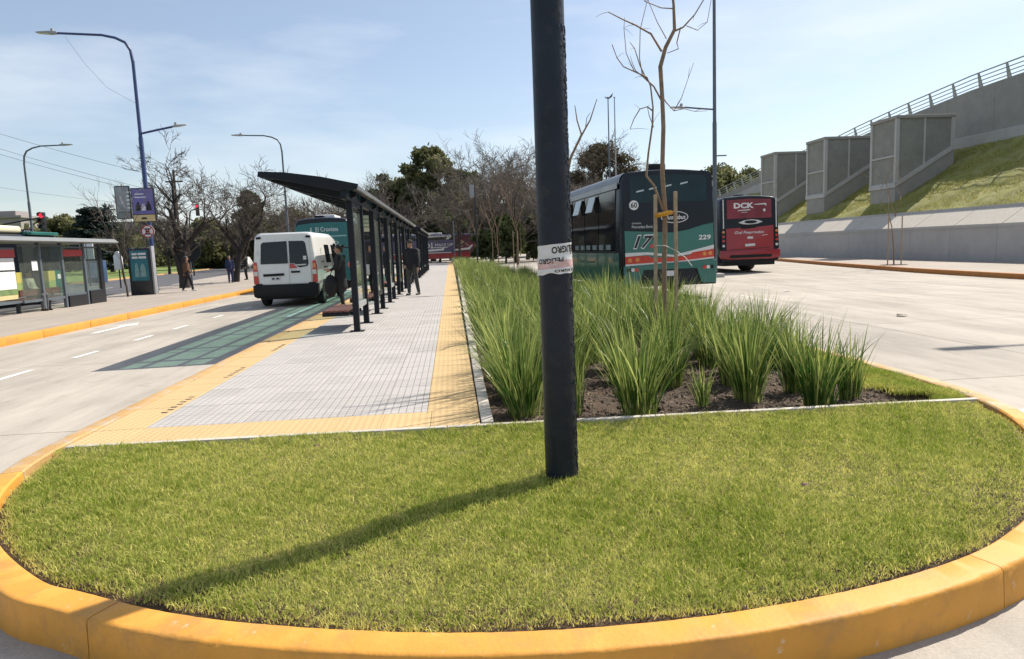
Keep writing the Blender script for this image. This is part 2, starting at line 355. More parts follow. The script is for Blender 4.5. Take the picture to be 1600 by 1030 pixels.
# ------------------------------------------------------------------ left pavement
sw = MB(); rows = []
for y in range(-12, 140, 2): rows.append([(interp(SB, y), y, -.02), (interp(SB, y), y, .15), (interp(SB, y)+.25, y, .152), (-11.2, y, .152), (-9.3, y, .15)])
strip_mesh(sw, rows); lp = sw.build('pavement', M_PAVE); tag(lp, 'grey-brown pavement between the bus lane and the avenue', 'pavement', kind='structure')
b = MB(); b.add([(-11.25, -12, .157), (-11.2, -12, .157), (-11.2, 60, .157), (-11.25, 60, .157)], [(0, 1, 2, 3)]); b.build('pale_joint', M_EDGE, lp)
lk = thing('yellow_kerb', (-9.3, 0, 0), kind='structure', label='long straight yellow kerb of the pavement across the bus lane', cat='kerb')
km = MB().box(0, .2, .004, 1.996, -.03, .165).mesh('kerb_stone', M_KERB, bevel=.018)
for j in range(-3, 40):
    o = bpy.data.objects.new('kerb_stone', km); link(o, lk); o.location = (random.Random(j).uniform(-.006, .006), j*2., random.Random(j+99).uniform(-.006, .006))

# ------------------------------------------------------------------ the island: kerb, edging, platform, lawn, bed
OUT = [(-3.28, 6.4), (-3.28, 5.5), (-3.2, 4.9), (-3.0, 4.3), (-2.6, 3.62), (-2.06, 3.06), (-1.73, 2.86), (-1.3, 2.63), (-.85, 2.46), (-.31, 2.32), (.14, 2.25), (.6, 2.23), (1.08, 2.26), (1.65, 2.36), (2.2, 2.53), (2.62, 2.74), (3.1, 3.08), (3.6, 3.58), (4.05, 4.2), (4.36, 4.8), (4.53, 5.38), (4.6, 6.0), (4.62, 7.3)]
def catmull(P, n=10):
    P = [Vector(p) for p in P]; P = [2*P[0]-P[1]]+P+[2*P[-1]-P[-2]]; o = []
    for i in range(1, len(P)-2):
        a, b_, c, d = P[i-1:i+3]
        for k in range(n):
            t = k/n; o.append(.5*((2*b_)+(c-a)*t+(2*a-5*b_+4*c-d)*t*t+(3*b_-a-3*c+d)*t**3))
    return o+[P[-2]]
def resample(P, step):
    L = [0]
    for a, b_ in zip(P, P[1:]): L.append(L[-1]+(b_-a).length)
    n = max(2, int(round(L[-1]/step))); xs_ = np.interp(np.linspace(0, L[-1], n+1), L, [p.x for p in P]); ys_ = np.interp(np.linspace(0, L[-1], n+1), L, [p.y for p in P])
    return [Vector((x, y)) for x, y in zip(xs_, ys_)]
outc = resample(catmull(OUT), .04)
def normals(P):
    o = []
    for i in range(len(P)):
        d = (P[min(i+1, len(P)-1)]-P[max(i-1, 0)]).normalized(); o.append(Vector((-d.y, d.x)))     # inward: left of travel
    return o
nrm = normals(outc); KW = .155
ik = thing('island_kerb', kind='structure', label='rounded yellow kerb that curves round the tip of the grass island', cat='kerb')
rnd = random.Random(5)
def near_i(x, y): return min(range(len(outc)), key=lambda i: (outc[i]-Vector((x, y))).length)
cuts = [0, near_i(-3.2, 4.9), near_i(-1.55, 2.76), near_i(2.25, 2.55), near_i(4.4, 4.9), len(outc)-1]      # cast in long pieces
for s, e in zip(cuts, cuts[1:]):
    rings = []
    for i in range(s, e+1):
        p, nn = outc[i], nrm[i]
        if i == s: p = p+(outc[i+1]-p).normalized()*.0025
        if i == e: p = p+(outc[i-1]-p).normalized()*.0025
        w = [rnd.uniform(-.001, .001) for _ in range(3)]; ch = rnd.uniform(.004, .010) if rnd.random() < .10 else 0.          # a chipped arris here and there
        prof = [(-.010+w[0], -.04), (-.004+w[0], .06), (w[0]*2+ch*.3, .158+w[1]), (.003+ch, .168+w[1]-ch*.5), (.009+ch, .174+w[1]-ch*.4), (.022+ch, .177+w[2]), (KW-.014, .180+w[2]), (KW-.002, .170), (KW, -.04)]
        rings.append([(p.x+nn.x*a, p.y+nn.y*a, z) for a, z in prof])
    y = sum(r[0][1] for r in rings)/len(rings)
    MB().loft(rings).build('kerb_stone', M_KERBW if y > 4.9 else M_KERB, ik, smooth=40)
TAPER = .038
def xr(y): return 4.62-TAPER*np.maximum(0., np.asarray(y, float)-7.3)          # the bed narrows away from the tip
km2 = MB().box(0, KW, .003, 1.997, -.04, .178).mesh('kerb_stone', M_KERBW, bevel=.02)
for j in range(34):
    o = bpy.data.objects.new('kerb_stone', km2); link(o, ik); o.location = (-3.28, 6.4+2*j, 0)
    o = bpy.data.objects.new('kerb_stone', km2); link(o, ik); o.location = (xr(7.3+2*j)-KW, 7.3+2*j, 0); o.rotation_euler = (0, 0, math.atan(TAPER))
YC0, YC1 = 5.52, 5.30          # the cross edging runs slightly askew
def yc(x): return YC0+(YC1-YC0)*(x+3.2)/7.3
ed = thing('edging', kind='structure', label='narrow pale concrete edging between lawn, platform and planting bed', cat='edging')
for a, c in ((-3.10, -1.6), (-1.6, -.1), (-.1, .27), (.27, 1.7), (1.7, 3.1), (3.1, 4.45)):
    M = MB(); M.prism([(a+.003, yc(a)), (c-.003, yc(c)), (c-.003, yc(c)+.06), (a+.003, yc(a)+.06)], .0, .178, 'z'); M.build('edging_stone', M_EDGE, ed, bevel=.008)
em = MB().box(0, .1, .003, .997, 0, .176).mesh('edging_stone', M_EDGE, bevel=.006)
for j in range(62):
    o = bpy.data.objects.new('edging_stone', em); link(o, ed); o.location = (.185+.0045*j, 5.52+j, random.Random(j).uniform(-.004, .004))

pf = thing('platform', kind='structure', label='long paved bus platform with grey tiles and yellow tactile strips', cat='platform')
pb = MB(); pb.box(-3.13, .19, 5.55, 76, -.02, .150); pb.build('platform_bed', M_SOIL, pf)
TW = .4033; tcache = {}
def tile(name, m, x, y, w, h):
    k = (m.name, round(w, 3), round(h, 3))
    if k not in tcache: tcache[k] = MB().box(.0016, w-.0016, .0016, h-.0016, -.02, 0).mesh(name, m, bevel=.003, bseg=1)
    o = bpy.data.objects.new(name, tcache[k]); link(o, pf); o.location = (x, y, .172+random.Random(x*7+y*13).uniform(-.0012, .0012))
for j in range(26):
    y = 6.02+TW*j
    for i in range(6): tile('grey_tile', M_TILE, -2.70+TW*i, y, TW, TW)
    tile('yellow_tile', M_YEL, -3.115, y, .415, TW); tile('yellow_tile', M_YEL, -.28, y, .455, TW)
for i in range(8):
    x = -3.115+.411*i; w = .411; yb = yc(x+w/2)+.07; tile('yellow_tile', M_YEL, x, yb, w, 6.02-yb)
yE = 6.02+TW*26
for nm, m, x0, x1 in (('grey_paving', M_TILE, -2.70, -.28), ('yellow_paving', M_YEL, -3.115, -2.70), ('yellow_paving', M_YEL, -.28, .19)):
    b = MB().box(x0+.001, x1-.001, yE, 75, .1, .172); b.build(nm, m, pf)
# small warning inscription-like black ticks cut in the yellow strip
for k, y in enumerate((6.6, 8.4, 10.6)):
    tk = MB()
    for q in range(7): tk.box(-2.80+.012*(q % 2), -2.745+.012*(q % 2), y+.115*q, y+.115*q+.03, .1725, .1745)
    tk.build('stud_row', M_BLACK, pf)

# lawn soil, planting bed soil
inn = [p+n_*(KW-.01) for p, n_ in zip(outc, nrm)]
tip = [p for p in inn if p.y < yc(p.x)+.02]
def lawn_inside(x, y):
    """True inside the lawn tip (vectorised)."""
    poly = [(p.x, p.y) for p in tip]; ins = np.zeros(len(x), bool); j = len(poly)-1
    for i in range(len(poly)):
        xi, yi = poly[i]; xj, yj = poly[j]
        c = ((yi > y) != (yj > y)) & (x < (xj-xi)*(y-yi)/(yj-yi+1e-12)+xi); ins ^= c; j = i
    return ins
def lawn_z(x, y):
    return .163+.022*np.sin(x*1.3+.6)*np.sin(y*1.1)*.5+.012*np.sin(x*4.1+y*2.3)
ls = MB(); cen = Vector((.6, 4.4)); rr = []
for k in (0, .1, .2, .3, .4, .5, .6, .7, .8, .88, .94, .97, 1.):
    rr.append([(cen.x+(p.x-cen.x)*max(k, .001), cen.y+(p.y-cen.y)*max(k, .001), float(lawn_z(cen.x+(p.x-cen.x)*k, cen.y+(p.y-cen.y)*k))-(.034 if k < .96 else .044)) for p in tip])
th_ = MB(); th_.loft(rr[:-3], caps=False); tag(th_.build('lawn_thatch', mat('thatch', (.17, .155, .05), .95, .4, 30, bump=1., bscale=80, world_co=True), recalc=False), 'dry thatch between the grass blades of the lawn', 'thatch', kind='structure')
ls.loft(rr[-4:], caps=False); tag(ls.build('lawn_soil', M_SOIL, recalc=False), 'dark soil under the lawn at the tip of the island', 'soil', kind='structure')
rng = np.random.default_rng(3)
def bed_z(x, y): return .085+.035*np.sin(x*3.1+y*1.7)*np.sin(y*2.3-x)+.02*np.sin(x*9+1.)*np.sin(y*8.)
bx = np.linspace(0, 1, 71); by = np.concatenate([np.arange(5.36, 11, .06), np.arange(11, 76, 1.)])
U, Yg = np.meshgrid(bx, by); X = .28+U*(xr(Yg)-.14-.28); Z = bed_z(X, Yg)+rng.normal(0, .011, X.shape); Z = np.where((U < .02) | (U > .98), .09, Z)
nx, ny = len(bx), len(by); idx = np.arange(nx*ny).reshape(ny, nx)
q = np.stack([idx[:-1, :-1], idx[:-1, 1:], idx[1:, 1:], idx[1:, :-1]], -1).reshape(-1, 4)
tag(np_obj('bed_soil', np_mesh('bed_soil', np.stack([X, Yg, Z], -1).reshape(-1, 3), quads=q, m=M_SOIL, smooth=False)), 'dark clumpy soil of the planting bed beside the platform', 'soil', kind='structure')
# clods of earth and wood chips
def scatter_chips(name, n, fx, fy, m, size, seed):
    rg = np.random.default_rng(seed); x, y = fx(rg, n), fy(rg, n); z = bed_z(x, y)
    base = np.array([(-1, -.6, -.3), (1, -.5, -.3), (.8, .6, -.3), (-.9, .5, -.3), (-.6, -.4, .5), (.6, -.3, .6), (.5, .4, .5), (-.5, .3, .6)])
    s = rg.uniform(.35, 1., n)[:, None, None]*size; a = rg.uniform(0, 6.28, n); st = rg.uniform(.6, 1.4, (n, 1, 3))
    P = base[None]*st*s; ca, sa = np.cos(a)[:, None], np.sin(a)[:, None]
    P = np.stack([P[..., 0]*ca-P[..., 1]*sa, P[..., 0]*sa+P[..., 1]*ca, P[..., 2]], -1)+np.stack([x, y, z+.004], -1)[:, None, :]
    q = np.array([(4, 5, 6, 7), (0, 1, 5, 4), (1, 2, 6, 5), (2, 3, 7, 6), (3, 0, 4, 7)]); Q = (q[None]+8*np.arange(n)[:, None, None]).reshape(-1, 4)
    return np_mesh(name, P.reshape(-1, 3), quads=Q, m=m)
M_CLOD = mat('clod', (.085, .062, .043), .95, .4, 20, bump=.6, bscale=60, world_co=True)
M_CHIP = mat('wood_chip', (.20, .155, .105), .9, .4, 15, world_co=True)
tag(np_obj('soil_clods', scatter_chips('soil_clods', 5200, lambda r, n: r.uniform(.34, 4.4, n), lambda r, n: 5.42+5*r.random(n)**1.6, M_CLOD, .024, 1)), 'crumbled dark earth clods strewn over the planting bed', 'earth', kind='stuff')
tag(np_obj('wood_chips', scatter_chips('wood_chips', 2200, lambda r, n: r.uniform(.34, 4.4, n), lambda r, n: 5.42+4*r.random(n)**1.6, M_CHIP, .017, 2)), 'pale dry chips and straw strewn over the planting bed', 'mulch', kind='stuff')

# ------------------------------------------------------------------ lawn blades
def blades(x, y, z, h, w, lean, rg, nseg=2):
    """Tapered bent blades; returns verts, quads, tris."""
    n = len(x); a = rg.uniform(0, 6.28, n); la = rg.uniform(0, 6.28, n); V = []
    for k in range(nseg):
        t = k/nseg; ww = w*(1-.55*t)/2
        ox, oy = np.cos(la)*lean*h*t*t, np.sin(la)*lean*h*t*t; zz = z+h*t*(1-.25*lean*t)
        V += [np.stack([x+ox-np.cos(a)*ww, y+oy-np.sin(a)*ww, zz], -1), np.stack([x+ox+np.cos(a)*ww, y+oy+np.sin(a)*ww, zz], -1)]
    V.append(np.stack([x+np.cos(la)*lean*h, y+np.sin(la)*lean*h, z+h*(1-.25*lean)], -1))
    P = np.stack(V, 1); nv = 2*nseg+1; o = nv*np.arange(n)[:, None]
    Q = np.concatenate([np.array([[2*k, 2*k+1, 2*k+3, 2*k+2]])+o for k in range(nseg-1)]) if nseg > 1 else None
    T = np.array([[2*nseg-2, 2*nseg-1, 2*nseg]])+o
    return P.reshape(-1, 3), Q, T
M_BLADE = leaf_mat('lawn_blade', (.18, .275, .014), (.86, .78, .26), .40)
def patch_noise(x, y):
    return .5+.22*np.sin(x*2.1+1.3*np.sin(y*1.7))+.2*np.sin(y*3.3+x*1.1+2)+.16*np.sin(x*6.3-y*4.1)+.12*np.sin(x*11+y*9.)
def make_lawn():
    rg = np.random.default_rng(11); n = 470000
    # denser towards the camera, where single blades show
    x = rg.uniform(-3.2, 4.5, n); y = 2.2+3.4*rg.random(n)**1.15
    ok = lawn_inside(x, y) & (y < yc(x)-.005)
    # ragged strip of bare soil along the kerb
    pts = np.array([(p.x, p.y) for p in tip]); x, y = x[ok], y[ok]
    d = np.full(len(x), 9.)
    for p in pts[::1]: d = np.minimum(d, np.hypot(x-p[0], y-p[1]))
    far = y > yc(x)-.12
    keep = (d > .03+.05*rg.random(len(x))*(.6+.8*patch_noise(x*3, y*3))) | far
    keep &= ~((np.hypot(x-.64, y-4.22) < .105)); keep &= rg.random(len(x)) < .80+.2*patch_noise(x, y); x, y, d = x[keep], y[keep], d[keep]
    n = len(x); pn = patch_noise(x, y)
    h = rg.uniform(.014, .040, n)*(1+.5*(pn-.5)+.35*np.sin(x*37+3*np.sin(y*23))*np.sin(y*41)); h = np.where(rg.random(n) < .012, h*1.7, h); h = np.where(d < .10, h*.8, h); lean = rg.uniform(.25, 1.15, n)
    w = rg.uniform(.0028, .0058, n)
    P, Q, T = blades(x, y, lawn_z(x, y)-.012+.014*np.exp(-np.clip(yc(x)-y, 0, 9)/.12), h, w, lean, rg)
    tint = np.clip(rg.normal(.36, .25, n)-.26*(pn-.5)+.12*np.sin(x*19+y*7)*np.sin(y*23-x*5)+.30*np.clip(.13-d, 0, .1)/.1+np.where(rg.random(n) < .12, .45, 0), 0, 1)
    return np_mesh('lawn_grass', P, Q, T, M_BLADE, np.concatenate([tint, tint]))
tag(np_obj('lawn_grass', make_lawn()), 'short mown grass of the lawn round the foot of the dark pole', 'grass', kind='stuff')
def make_side_lawn():
    rg = np.random.default_rng(12); n = 90000
    x = rg.uniform(3.75, 4.47, n); y = 5.42+3.4*rg.random(n)
    keep = (x > 4.02+.07*np.sin(y*7)+.10*np.sin(y*2.6)+.05*np.sin(y*17)+rg.normal(0, .03, n)) & (x < 4.45)
    x, y = x[keep], y[keep]; n = len(x)
    P, Q, T = blades(x, y, .11+.03*np.clip((x-3.9)/.4, 0, 1)+.02*np.sin(x*9+y*3)*np.sin(y*5), rg.uniform(.02, .075, n), rg.uniform(.003, .007, n), rg.uniform(.2, 1.1, n), rg)
    t = np.clip(rg.normal(.36, .28, n)+.25*np.sin(x*11+y*4)*np.sin(y*6), 0, 1); return np_mesh('verge_grass', P, Q, T, M_BLADE, np.concatenate([t, t]))
tag(np_obj('verge_grass', make_side_lawn()), 'strip of bright short grass between planting bed and right kerb', 'grass', kind='stuff')
vb = MB(); vb.prism([(4.12, 5.42), (4.47, 5.40), (4.42, 8.9), (4.12, 8.9)], .0, .10, 'z'); tag(vb.build('verge_soil', M_SOIL), 'soil under the grass strip by the right kerb', 'soil', kind='structure')

# ------------------------------------------------------------------ right pavement, embankment, ramp
def xw(y): return 22.5+.04*min(max(y, -10), 60)
rp = MB(); rows = []
for y in np.arange(-10, 121, 2.): rows.append([(interp(KR, y)+.16, y, .15), (interp(KR, y)+1.2, y, .15), (xw(y)+.2, y, .15)] if interp(KR, y)+1.2 < xw(y) else [(interp(KR, y)+.16, y, .15), (interp(KR, y)+.3, y, .15), (max(xw(y), interp(KR, y)+.5)+.2, y, .15)])
strip_mesh(rp, rows); tag(rp.build('side_pavement', M_PAVE), 'pale pavement at the foot of the concrete embankment wall', 'pavement', kind='structure')
ok_ = thing('orange_kerb', kind='structure', label='faded orange kerb along the pavement below the embankment', cat='kerb')
for j in range(44):
    y0, y1 = 2+2.*j, 4+2.*j; rings = []
    for y in (y0+.004, y1-.004): x = interp(KR, y); rings.append([(x, y, -.03), (x+.01, y, .155), (x+.03, y, .172), (x+.17, y, .172), (x+.17, y, -.03)])
    MB().loft(rings).build('kerb_stone', M_KERBR, ok_)
em_ = thing('embankment', kind='structure', label='grassed embankment with low concrete wall and sloping slabs', cat='embankment')
rows = []
for y in np.arange(4, 121, 3.):
    a = MB(); y1 = y+2.985; rings = []
    for yy in (y, y1): x = xw(yy); rings.append([(x, yy, .0), (x, yy, 1.66), (x-.05, yy, 1.66), (x-.05, yy, 1.76), (x+.35, yy, 1.76), (x+.35, yy, 0)])
    a.loft(rings).build('wall_panel', M_CONCL, em_)
    a = MB(); rings = []
    for yy in (y+.01, y1-.01): x = xw(yy); rings.append([(x+.2, yy, 1.72), (x+.2, yy, 1.80), (x+1.35, yy, 2.55), (x+1.40, yy, 2.47)])
    a.loft(rings).build('sloping_slab', M_EDGE, em_)
    a = MB(); rings = []
    for yy in (y+.004, y1-.004): x = xw(yy); rings.append([(x+1.36, yy, 2.40), (x+1.36, yy, 2.66), (x+1.70, yy, 2.66), (x+1.70, yy, 2.4)])
    a.loft(rings).build('coping_stone', M_CONCL, em_)
def slope_z(x, y): return 2.58+.58*(x-(xw(y)+1.7))
ys = np.arange(4, 121, .35); us = np.linspace(0, 1, 34); rg = np.random.default_rng(4)
Xs = np.array([[xw(y)+1.65+(33.3-xw(y)-1.65)*u for u in us] for y in ys]); Ys = np.repeat(ys[:, None], len(us), 1)
Zs = np.array([[slope_z(xw(y)+1.65+(33.3-xw(y)-1.65)*u, y) for u in us] for y in ys])+rg.normal(0, .03, Xs.shape)+.05*np.sin(Xs*2.2+Ys)
idx = np.arange(Xs.size).reshape(Xs.shape); q = np.stack([idx[:-1, :-1], idx[:-1, 1:], idx[1:, 1:], idx[1:, :-1]], -1).reshape(-1, 4)
M_SLOPE = mat('embankment_turf', (.21, .21, .05), .9, .3, 1.3, bump=1., bscale=12, world_co=True, dirt=((.30, .26, .10), 1.6, .5, .7))
np_obj('turf', np_mesh('turf', np.stack([Xs, Ys, Zs], -1).reshape(-1, 3), quads=q, m=M_SLOPE), em_)
n = 75000; x = rg.uniform(24.6, 33.2, n); y = 22+45*rg.random(n); ok = x > np.array([xw(v) for v in y])+1.72; x, y = x[ok], y[ok]; n = len(x)
P, Q, T = blades(x, y, np.array([slope_z(a, c) for a, c in zip(x, y)])-.02, rg.uniform(.05, .13, n), rg.uniform(.012, .03, n), rg.uniform(.2, 1., n), rg)
t_ = np.clip(rg.normal(.5, .22, n), 0, 1)
tag(np_obj('slope_grass', np_mesh('slope_grass', P, Q, T, leaf_mat('slope_blade', (.18, .21, .025), (.54, .46, .14), .35), np.concatenate([t_, t_]))), 'tufty dry-green grass on the embankment slope', 'grass', kind='stuff')

RZ = [(0, 11.5), (30, 11.4), (38, 11.32), (41.9, 11.2), (47.9, 10.77), (54.1, 10.2), (57.4, 9.81), (71.4, 8.9), (82.7, 7.68), (95, 6.2), (115, 3.8), (140, 1.2)]
def rail_z(y): return interp(RZ, y)
rw = thing('ramp_wall', (33.2, 40, 0), label='tall concrete side wall of the rising road ramp above the embankment', cat='wall')
for j in range(30):
    y0 = 4+4.*j; a = MB(); rings = []
    for yy in (y0, y0+2, y0+3.985): rings.append([(0, yy-40, 0), (0, yy-40, max(rail_z(yy)-.92, .3)), (.5, yy-40, max(rail_z(yy)-.92, .3)), (.5, yy-40, 0)])
    a.loft(rings).build('wall_panel', M_CONC, rw)
    a = MB(); rings = []
    for yy in (y0, y0+3.99):
        zz = min(7.42, rail_z(yy)-1.6); rings.append([(-.16, yy-40, zz-1.6), (-.16, yy-40, zz), (.02, yy-40, zz+.06), (.02, yy-40, zz-1.6)])
    a.loft(rings).build('wall_footing', M_CONCL, rw)
M_RAIL = mat('rail_paint', (.36, .37, .36), .5, .1, 3, metal=.3)
rl = thing('railing', (33.4, 40, 8), label='grey metal parapet railing of four rails along the top of the ramp wall', cat='railing')
yy_ = np.arange(8, 122, 1.1)
for k, dz in enumerate((0, -.24, -.46, -.68)):
    MB().tube([(-.12+.08*k, y-40, rail_z(y)-8+dz) for y in yy_], .032 if k else .042, 6).build('rail', M_RAIL, rl, smooth=40)
for j in range(52):
    y = 8.5+2.2*j; z = rail_z(y)-8; a = MB()
    a.prism([(-.16, z+.02), (-.06, z+.02), (.28, z-.95), (.0, z-.95)], y-40-.05, y-40+.05, 'y'); a.build('rail_post', M_RAIL, rl, bevel=.01, bseg=1)

M_BOARD = mat('board_marked_concrete', (.25, .25, .225), .9, .14, 1.5, bump=.5, bscale=30, world_co=True)
def ramp_box(y0, label):
    t = thing('concrete_box', (27.2, y0, 3.6), label=label, cat='concrete box', group='boxy concrete buttresses along the ramp wall')
    H = 4.9; W = 3.75; D = 2.55; d0, d1 = .95, 3.2          # diagonal foot: height at front and at the wall
    a = MB(); a.prism([(.07, d0), (.07, H-.05), (W, H-.05), (W, d1)], .07, D-.07, 'y'); a.build('core', M_BOARD, t)
    # boards of the formwork, visible as shallow horizontal courses
    for k in range(9):
        z = d0+.1+k*.42; x0 = .1 if z < d0 else max(.1, (z-d0)/(d1-d0)*W*1.0); x0 = .1
        xe = W-.05
        zz = z
        xs0 = 0.1
        cut = (zz-d0)/(d1-d0)*W                              # right of this the course is below the diagonal
        xr = min(xe, max(.2, cut)) if zz < d1 else xe
        if xr-.2 > .3: MB().box(.2, xr-.12, .060, .075, zz, zz+.41).build('board_course', M_BOARD, t)
    for nm, x0, x1 in (('corner_post', -.03, .2), ('mullion', 1.78, 1.9), ('wall_post', W-.22, W)):
        zb = d0+(x0+.05)/W*(d1-d0)
        MB().box(x0, x1, -.03 if nm != 'mullion' else .0, .16, zb, H-.11).build(nm, M_CONCL, t, bevel=.012, bseg=1)
    MB().box(-.03, .16, D-.18, D+.03, d0, H-.11).build('corner_post', M_CONCL, t, bevel=.012, bseg=1)
    MB().box(-.06, W+.02, -.06, D+.06, H-.11, H+.08).build('roof_slab', M_CONC, t, bevel=.015, bseg=1)
    a = MB(); a.prism([(-.05, d0-.28), (-.05, d0), (W, d1), (W, d1-.30)], -.05, D+.05, 'y'); a.build('sill_beam', M_CONCL, t, bevel=.015, bseg=1)
    a = MB(); a.prism([(.02, -1.2), (.02, d0-.27), (W, d1-.29), (W, -.6)], .02, D-.02, 'y'); a.build('plinth', M_CONC, t)
    MB().box(-.012, .1, .15, D-.17, 2.55, 2.66).build('cross_bar', M_CONCL, t)
ramp_box(40.3, 'nearest of the three grey concrete boxes below the ramp wall')
ramp_box(48.3, 'middle one of the three grey concrete boxes along the ramp wall')
ramp_box(56.0, 'farthest concrete box along the ramp wall, above the roof of the red bus')
# ------------------------------------------------------------------ ornamental grass clumps in the bed
M_STRAP = leaf_mat('strap_leaf', (.035, .10, .014), (.54, .58, .18), .40, .36, spec=.22)
def clump_mesh(seed, n=230, H=1.15, spread=.55, base=.13, wid=.011):
    rg = np.random.default_rng(seed); nseg = 6
    a = rg.uniform(0, 6.28, n); rad = base*np.sqrt(rg.random(n)); bx_, by_ = rad*np.cos(a), rad*np.sin(a)
    la = a+rg.normal(0, .5, n); L = H*rg.uniform(.45, 1.05, n)*(1-.1*(rad/base)); out = spread*(.12+.88*rg.random(n)**1.25)*(.35+.65*rad/base)
    droop = np.clip(rg.normal(.07, .16, n), 0, .75); w = wid*rg.uniform(.55, 1.15, n); V = []
    tw = la+math.pi/2+rg.normal(0, .5, n)
    for k in range(nseg+1):
        t = k/nseg; r = out*L*(.55*t+.6*t*t)+droop*L*.42*t**3; z = L*(t-.12*out*t*t)-droop*L*.55*t**4
        ww = w*(.55+1.1*t if t < .35 else .94*(1-((t-.35)/.65)**1.7))/2+.0004
        cx, cy = bx_+np.cos(la)*r, by_+np.sin(la)*r
        V += [np.stack([cx-np.cos(tw)*ww, cy-np.sin(tw)*ww, z], -1), np.stack([cx+np.cos(tw)*ww, cy+np.sin(tw)*ww, z], -1)]
    P = np.stack(V, 1).reshape(-1, 3); o = (2*(nseg+1))*np.arange(n)[:, None]
    Q = np.stack([np.array([[2*k, 2*k+1, 2*k+3, 2*k+2]])+o for k in range(nseg)], 1).reshape(-1, 4)
    b0 = np.clip(rg.normal(.25, .25, n)+np.where(rg.random(n) < .10, .5, 0), 0, 1)
    tint = np.stack([np.clip(b0+(.25 if k == 0 else .0)+.16*(k-3)/3, 0, 1) for k in range(nseg)], 1).ravel()
    return np_mesh('grass_clump', P, quads=Q, m=M_STRAP, tint=tint)
CL_TALL = [clump_mesh(20+i, 205, 1.12, .68, .15, .0165) for i in range(4)]
CL_MID = [clump_mesh(30+i, 165, .98, .48, .12, .0165) for i in range(4)]
CL_UP = [clump_mesh(40+i, 100, .80, .34, .085, .015) for i in range(2)]
CL_SMALL = [clump_mesh(50, 60, .48, .55, .06, .009), clump_mesh(51, 42, .62, .22, .04, .011)]
rr_ = random.Random(8); PLACED = []
def clump(me, x, y, label, s=1., group='clumps of strappy ornamental grass in the planting bed'):
    o = np_obj('grass_clump', me); o.location = (x, y, float(bed_z(x, y))-.015); o.rotation_euler = (rr_.uniform(-.05, .05), rr_.uniform(-.05, .05), rr_.uniform(0, 6.28)); o.scale = (s*rr_.uniform(.95, 1.05), s*rr_.uniform(.95, 1.05), s)
    tag(o, label, 'grass clump', group); PLACED.append((x, y))
clump(CL_TALL[0], .60, 6.06, 'tall arching grass clump at the bed corner beside the yellow tactile strip', 1.04)
clump(CL_SMALL[1], 1.07, 5.94, 'thin narrow grass tuft half hidden behind the dark pole', 1.05)
clump(CL_TALL[1], 1.57, 5.78, 'big arching grass clump just right of the dark pole at the bed front')
clump(CL_SMALL[0], 2.17, 5.80, 'smallest low grass tuft at the front edge of the bed')
clump(CL_MID[0], 2.66, 5.98, 'upright grass clump in the front row between the smallest tuft and the widest clump', 1.06)
clump(CL_MID[1], 3.20, 5.72, 'dense upright grass clump nearest the white edging on the right', .98)
clump(CL_UP[0], 3.62, 5.95, 'slim stiff grass clump at the right end of the front row', 1.0)
clump(CL_MID[2], 3.36, 6.45, 'grass clump just behind the right end of the front row', .95)
clump(CL_MID[3], 2.86, 6.80, 'grass clump in the second row, right of the staked sapling', 1.02)
clump(CL_TALL[2], 2.25, 6.95, 'grass clump in the second row in front of the staked sapling', .82)
clump(CL_UP[1], 1.85, 6.75, 'small upright grass clump behind the big arching clump', .9)
FAR = 'green strappy grass clump in the crowded middle of the planting bed'
for j in range(40):
    y = 6.75+.62*j
    for i in range(6):
        x = .62+.62*i+rr_.uniform(-.12, .12); yy = y+rr_.uniform(-.16, .16)+(.31 if i % 2 else 0)
        if x > xr(yy)-.62: continue
        if j == 0 and i > 1: continue
        if j < 3 and any((x-a)**2+(yy-b_)**2 < .16 for a, b_ in PLACED[:11]): continue
        if (x-2.72)**2+(yy-8.52)**2 < .1: continue
        if j > 2 and rr_.random() < .10: continue
        k = rr_.random(); me = CL_TALL[rr_.randrange(4)] if k < .55 else CL_MID[rr_.randrange(4)]
        side = 'along the platform edging' if i == 0 else ('along the right bed kerb' if x > xr(yy)-1.2 else 'in mid bed')
        zone = 'right behind the front row' if j < 2 else ('level with the staked young tree' if j < 5 else ('between young tree and green bus' if j < 18 else 'beside the green bus and beyond'))
        clump(me, x, yy, 'strappy grass clump %s, %s' % (side, zone), rr_.uniform(.60, .98) if j > 12 or j < 2 else rr_.uniform(.80, 1.06))
# beyond that the clumps run together
rg = np.random.default_rng(77); Vs, Qs, Ts = [], [], []; off = 0
src = CL_TALL[3]; nv = len(src.vertices); co = np.empty(nv*3, np.float32); src.vertices.foreach_get('co', co); co = co.reshape(-1, 3)
npoly = len(src.polygons); qi = np.empty(npoly*4, np.int32); src.loops.foreach_get('vertex_index', qi); qi = qi.reshape(-1, 4)
tn = np.empty(npoly, np.float32); src.attributes['tint'].data.foreach_get('value', tn)
sub = (np.arange(npoly)//6) % 3 == 0
for j in range(34):
    for i in range(4):
        x = .65+.62*i+rg.uniform(-.2, .2); y = 31.8+1.25*j+rg.uniform(-.3, .3); a = rg.uniform(0, 6.28); s = rg.uniform(.75, 1.0)
        if x > xr(y)-.5: continue
        c = co*s; Vs.append(np.stack([c[:, 0]*math.cos(a)-c[:, 1]*math.sin(a)+x, c[:, 0]*math.sin(a)+c[:, 1]*math.cos(a)+y, c[:, 2]+.08], -1)); Qs.append(qi[sub]+off); off += nv; Ts.append(tn[sub])
tag(np_obj('distant_bed_grass', np_mesh('distant_bed_grass', np.concatenate(Vs), np.concatenate(Qs), None, M_STRAP, np.concatenate(Ts))), 'far end of the planting bed where the strappy grass runs together', 'grass', kind='stuff')

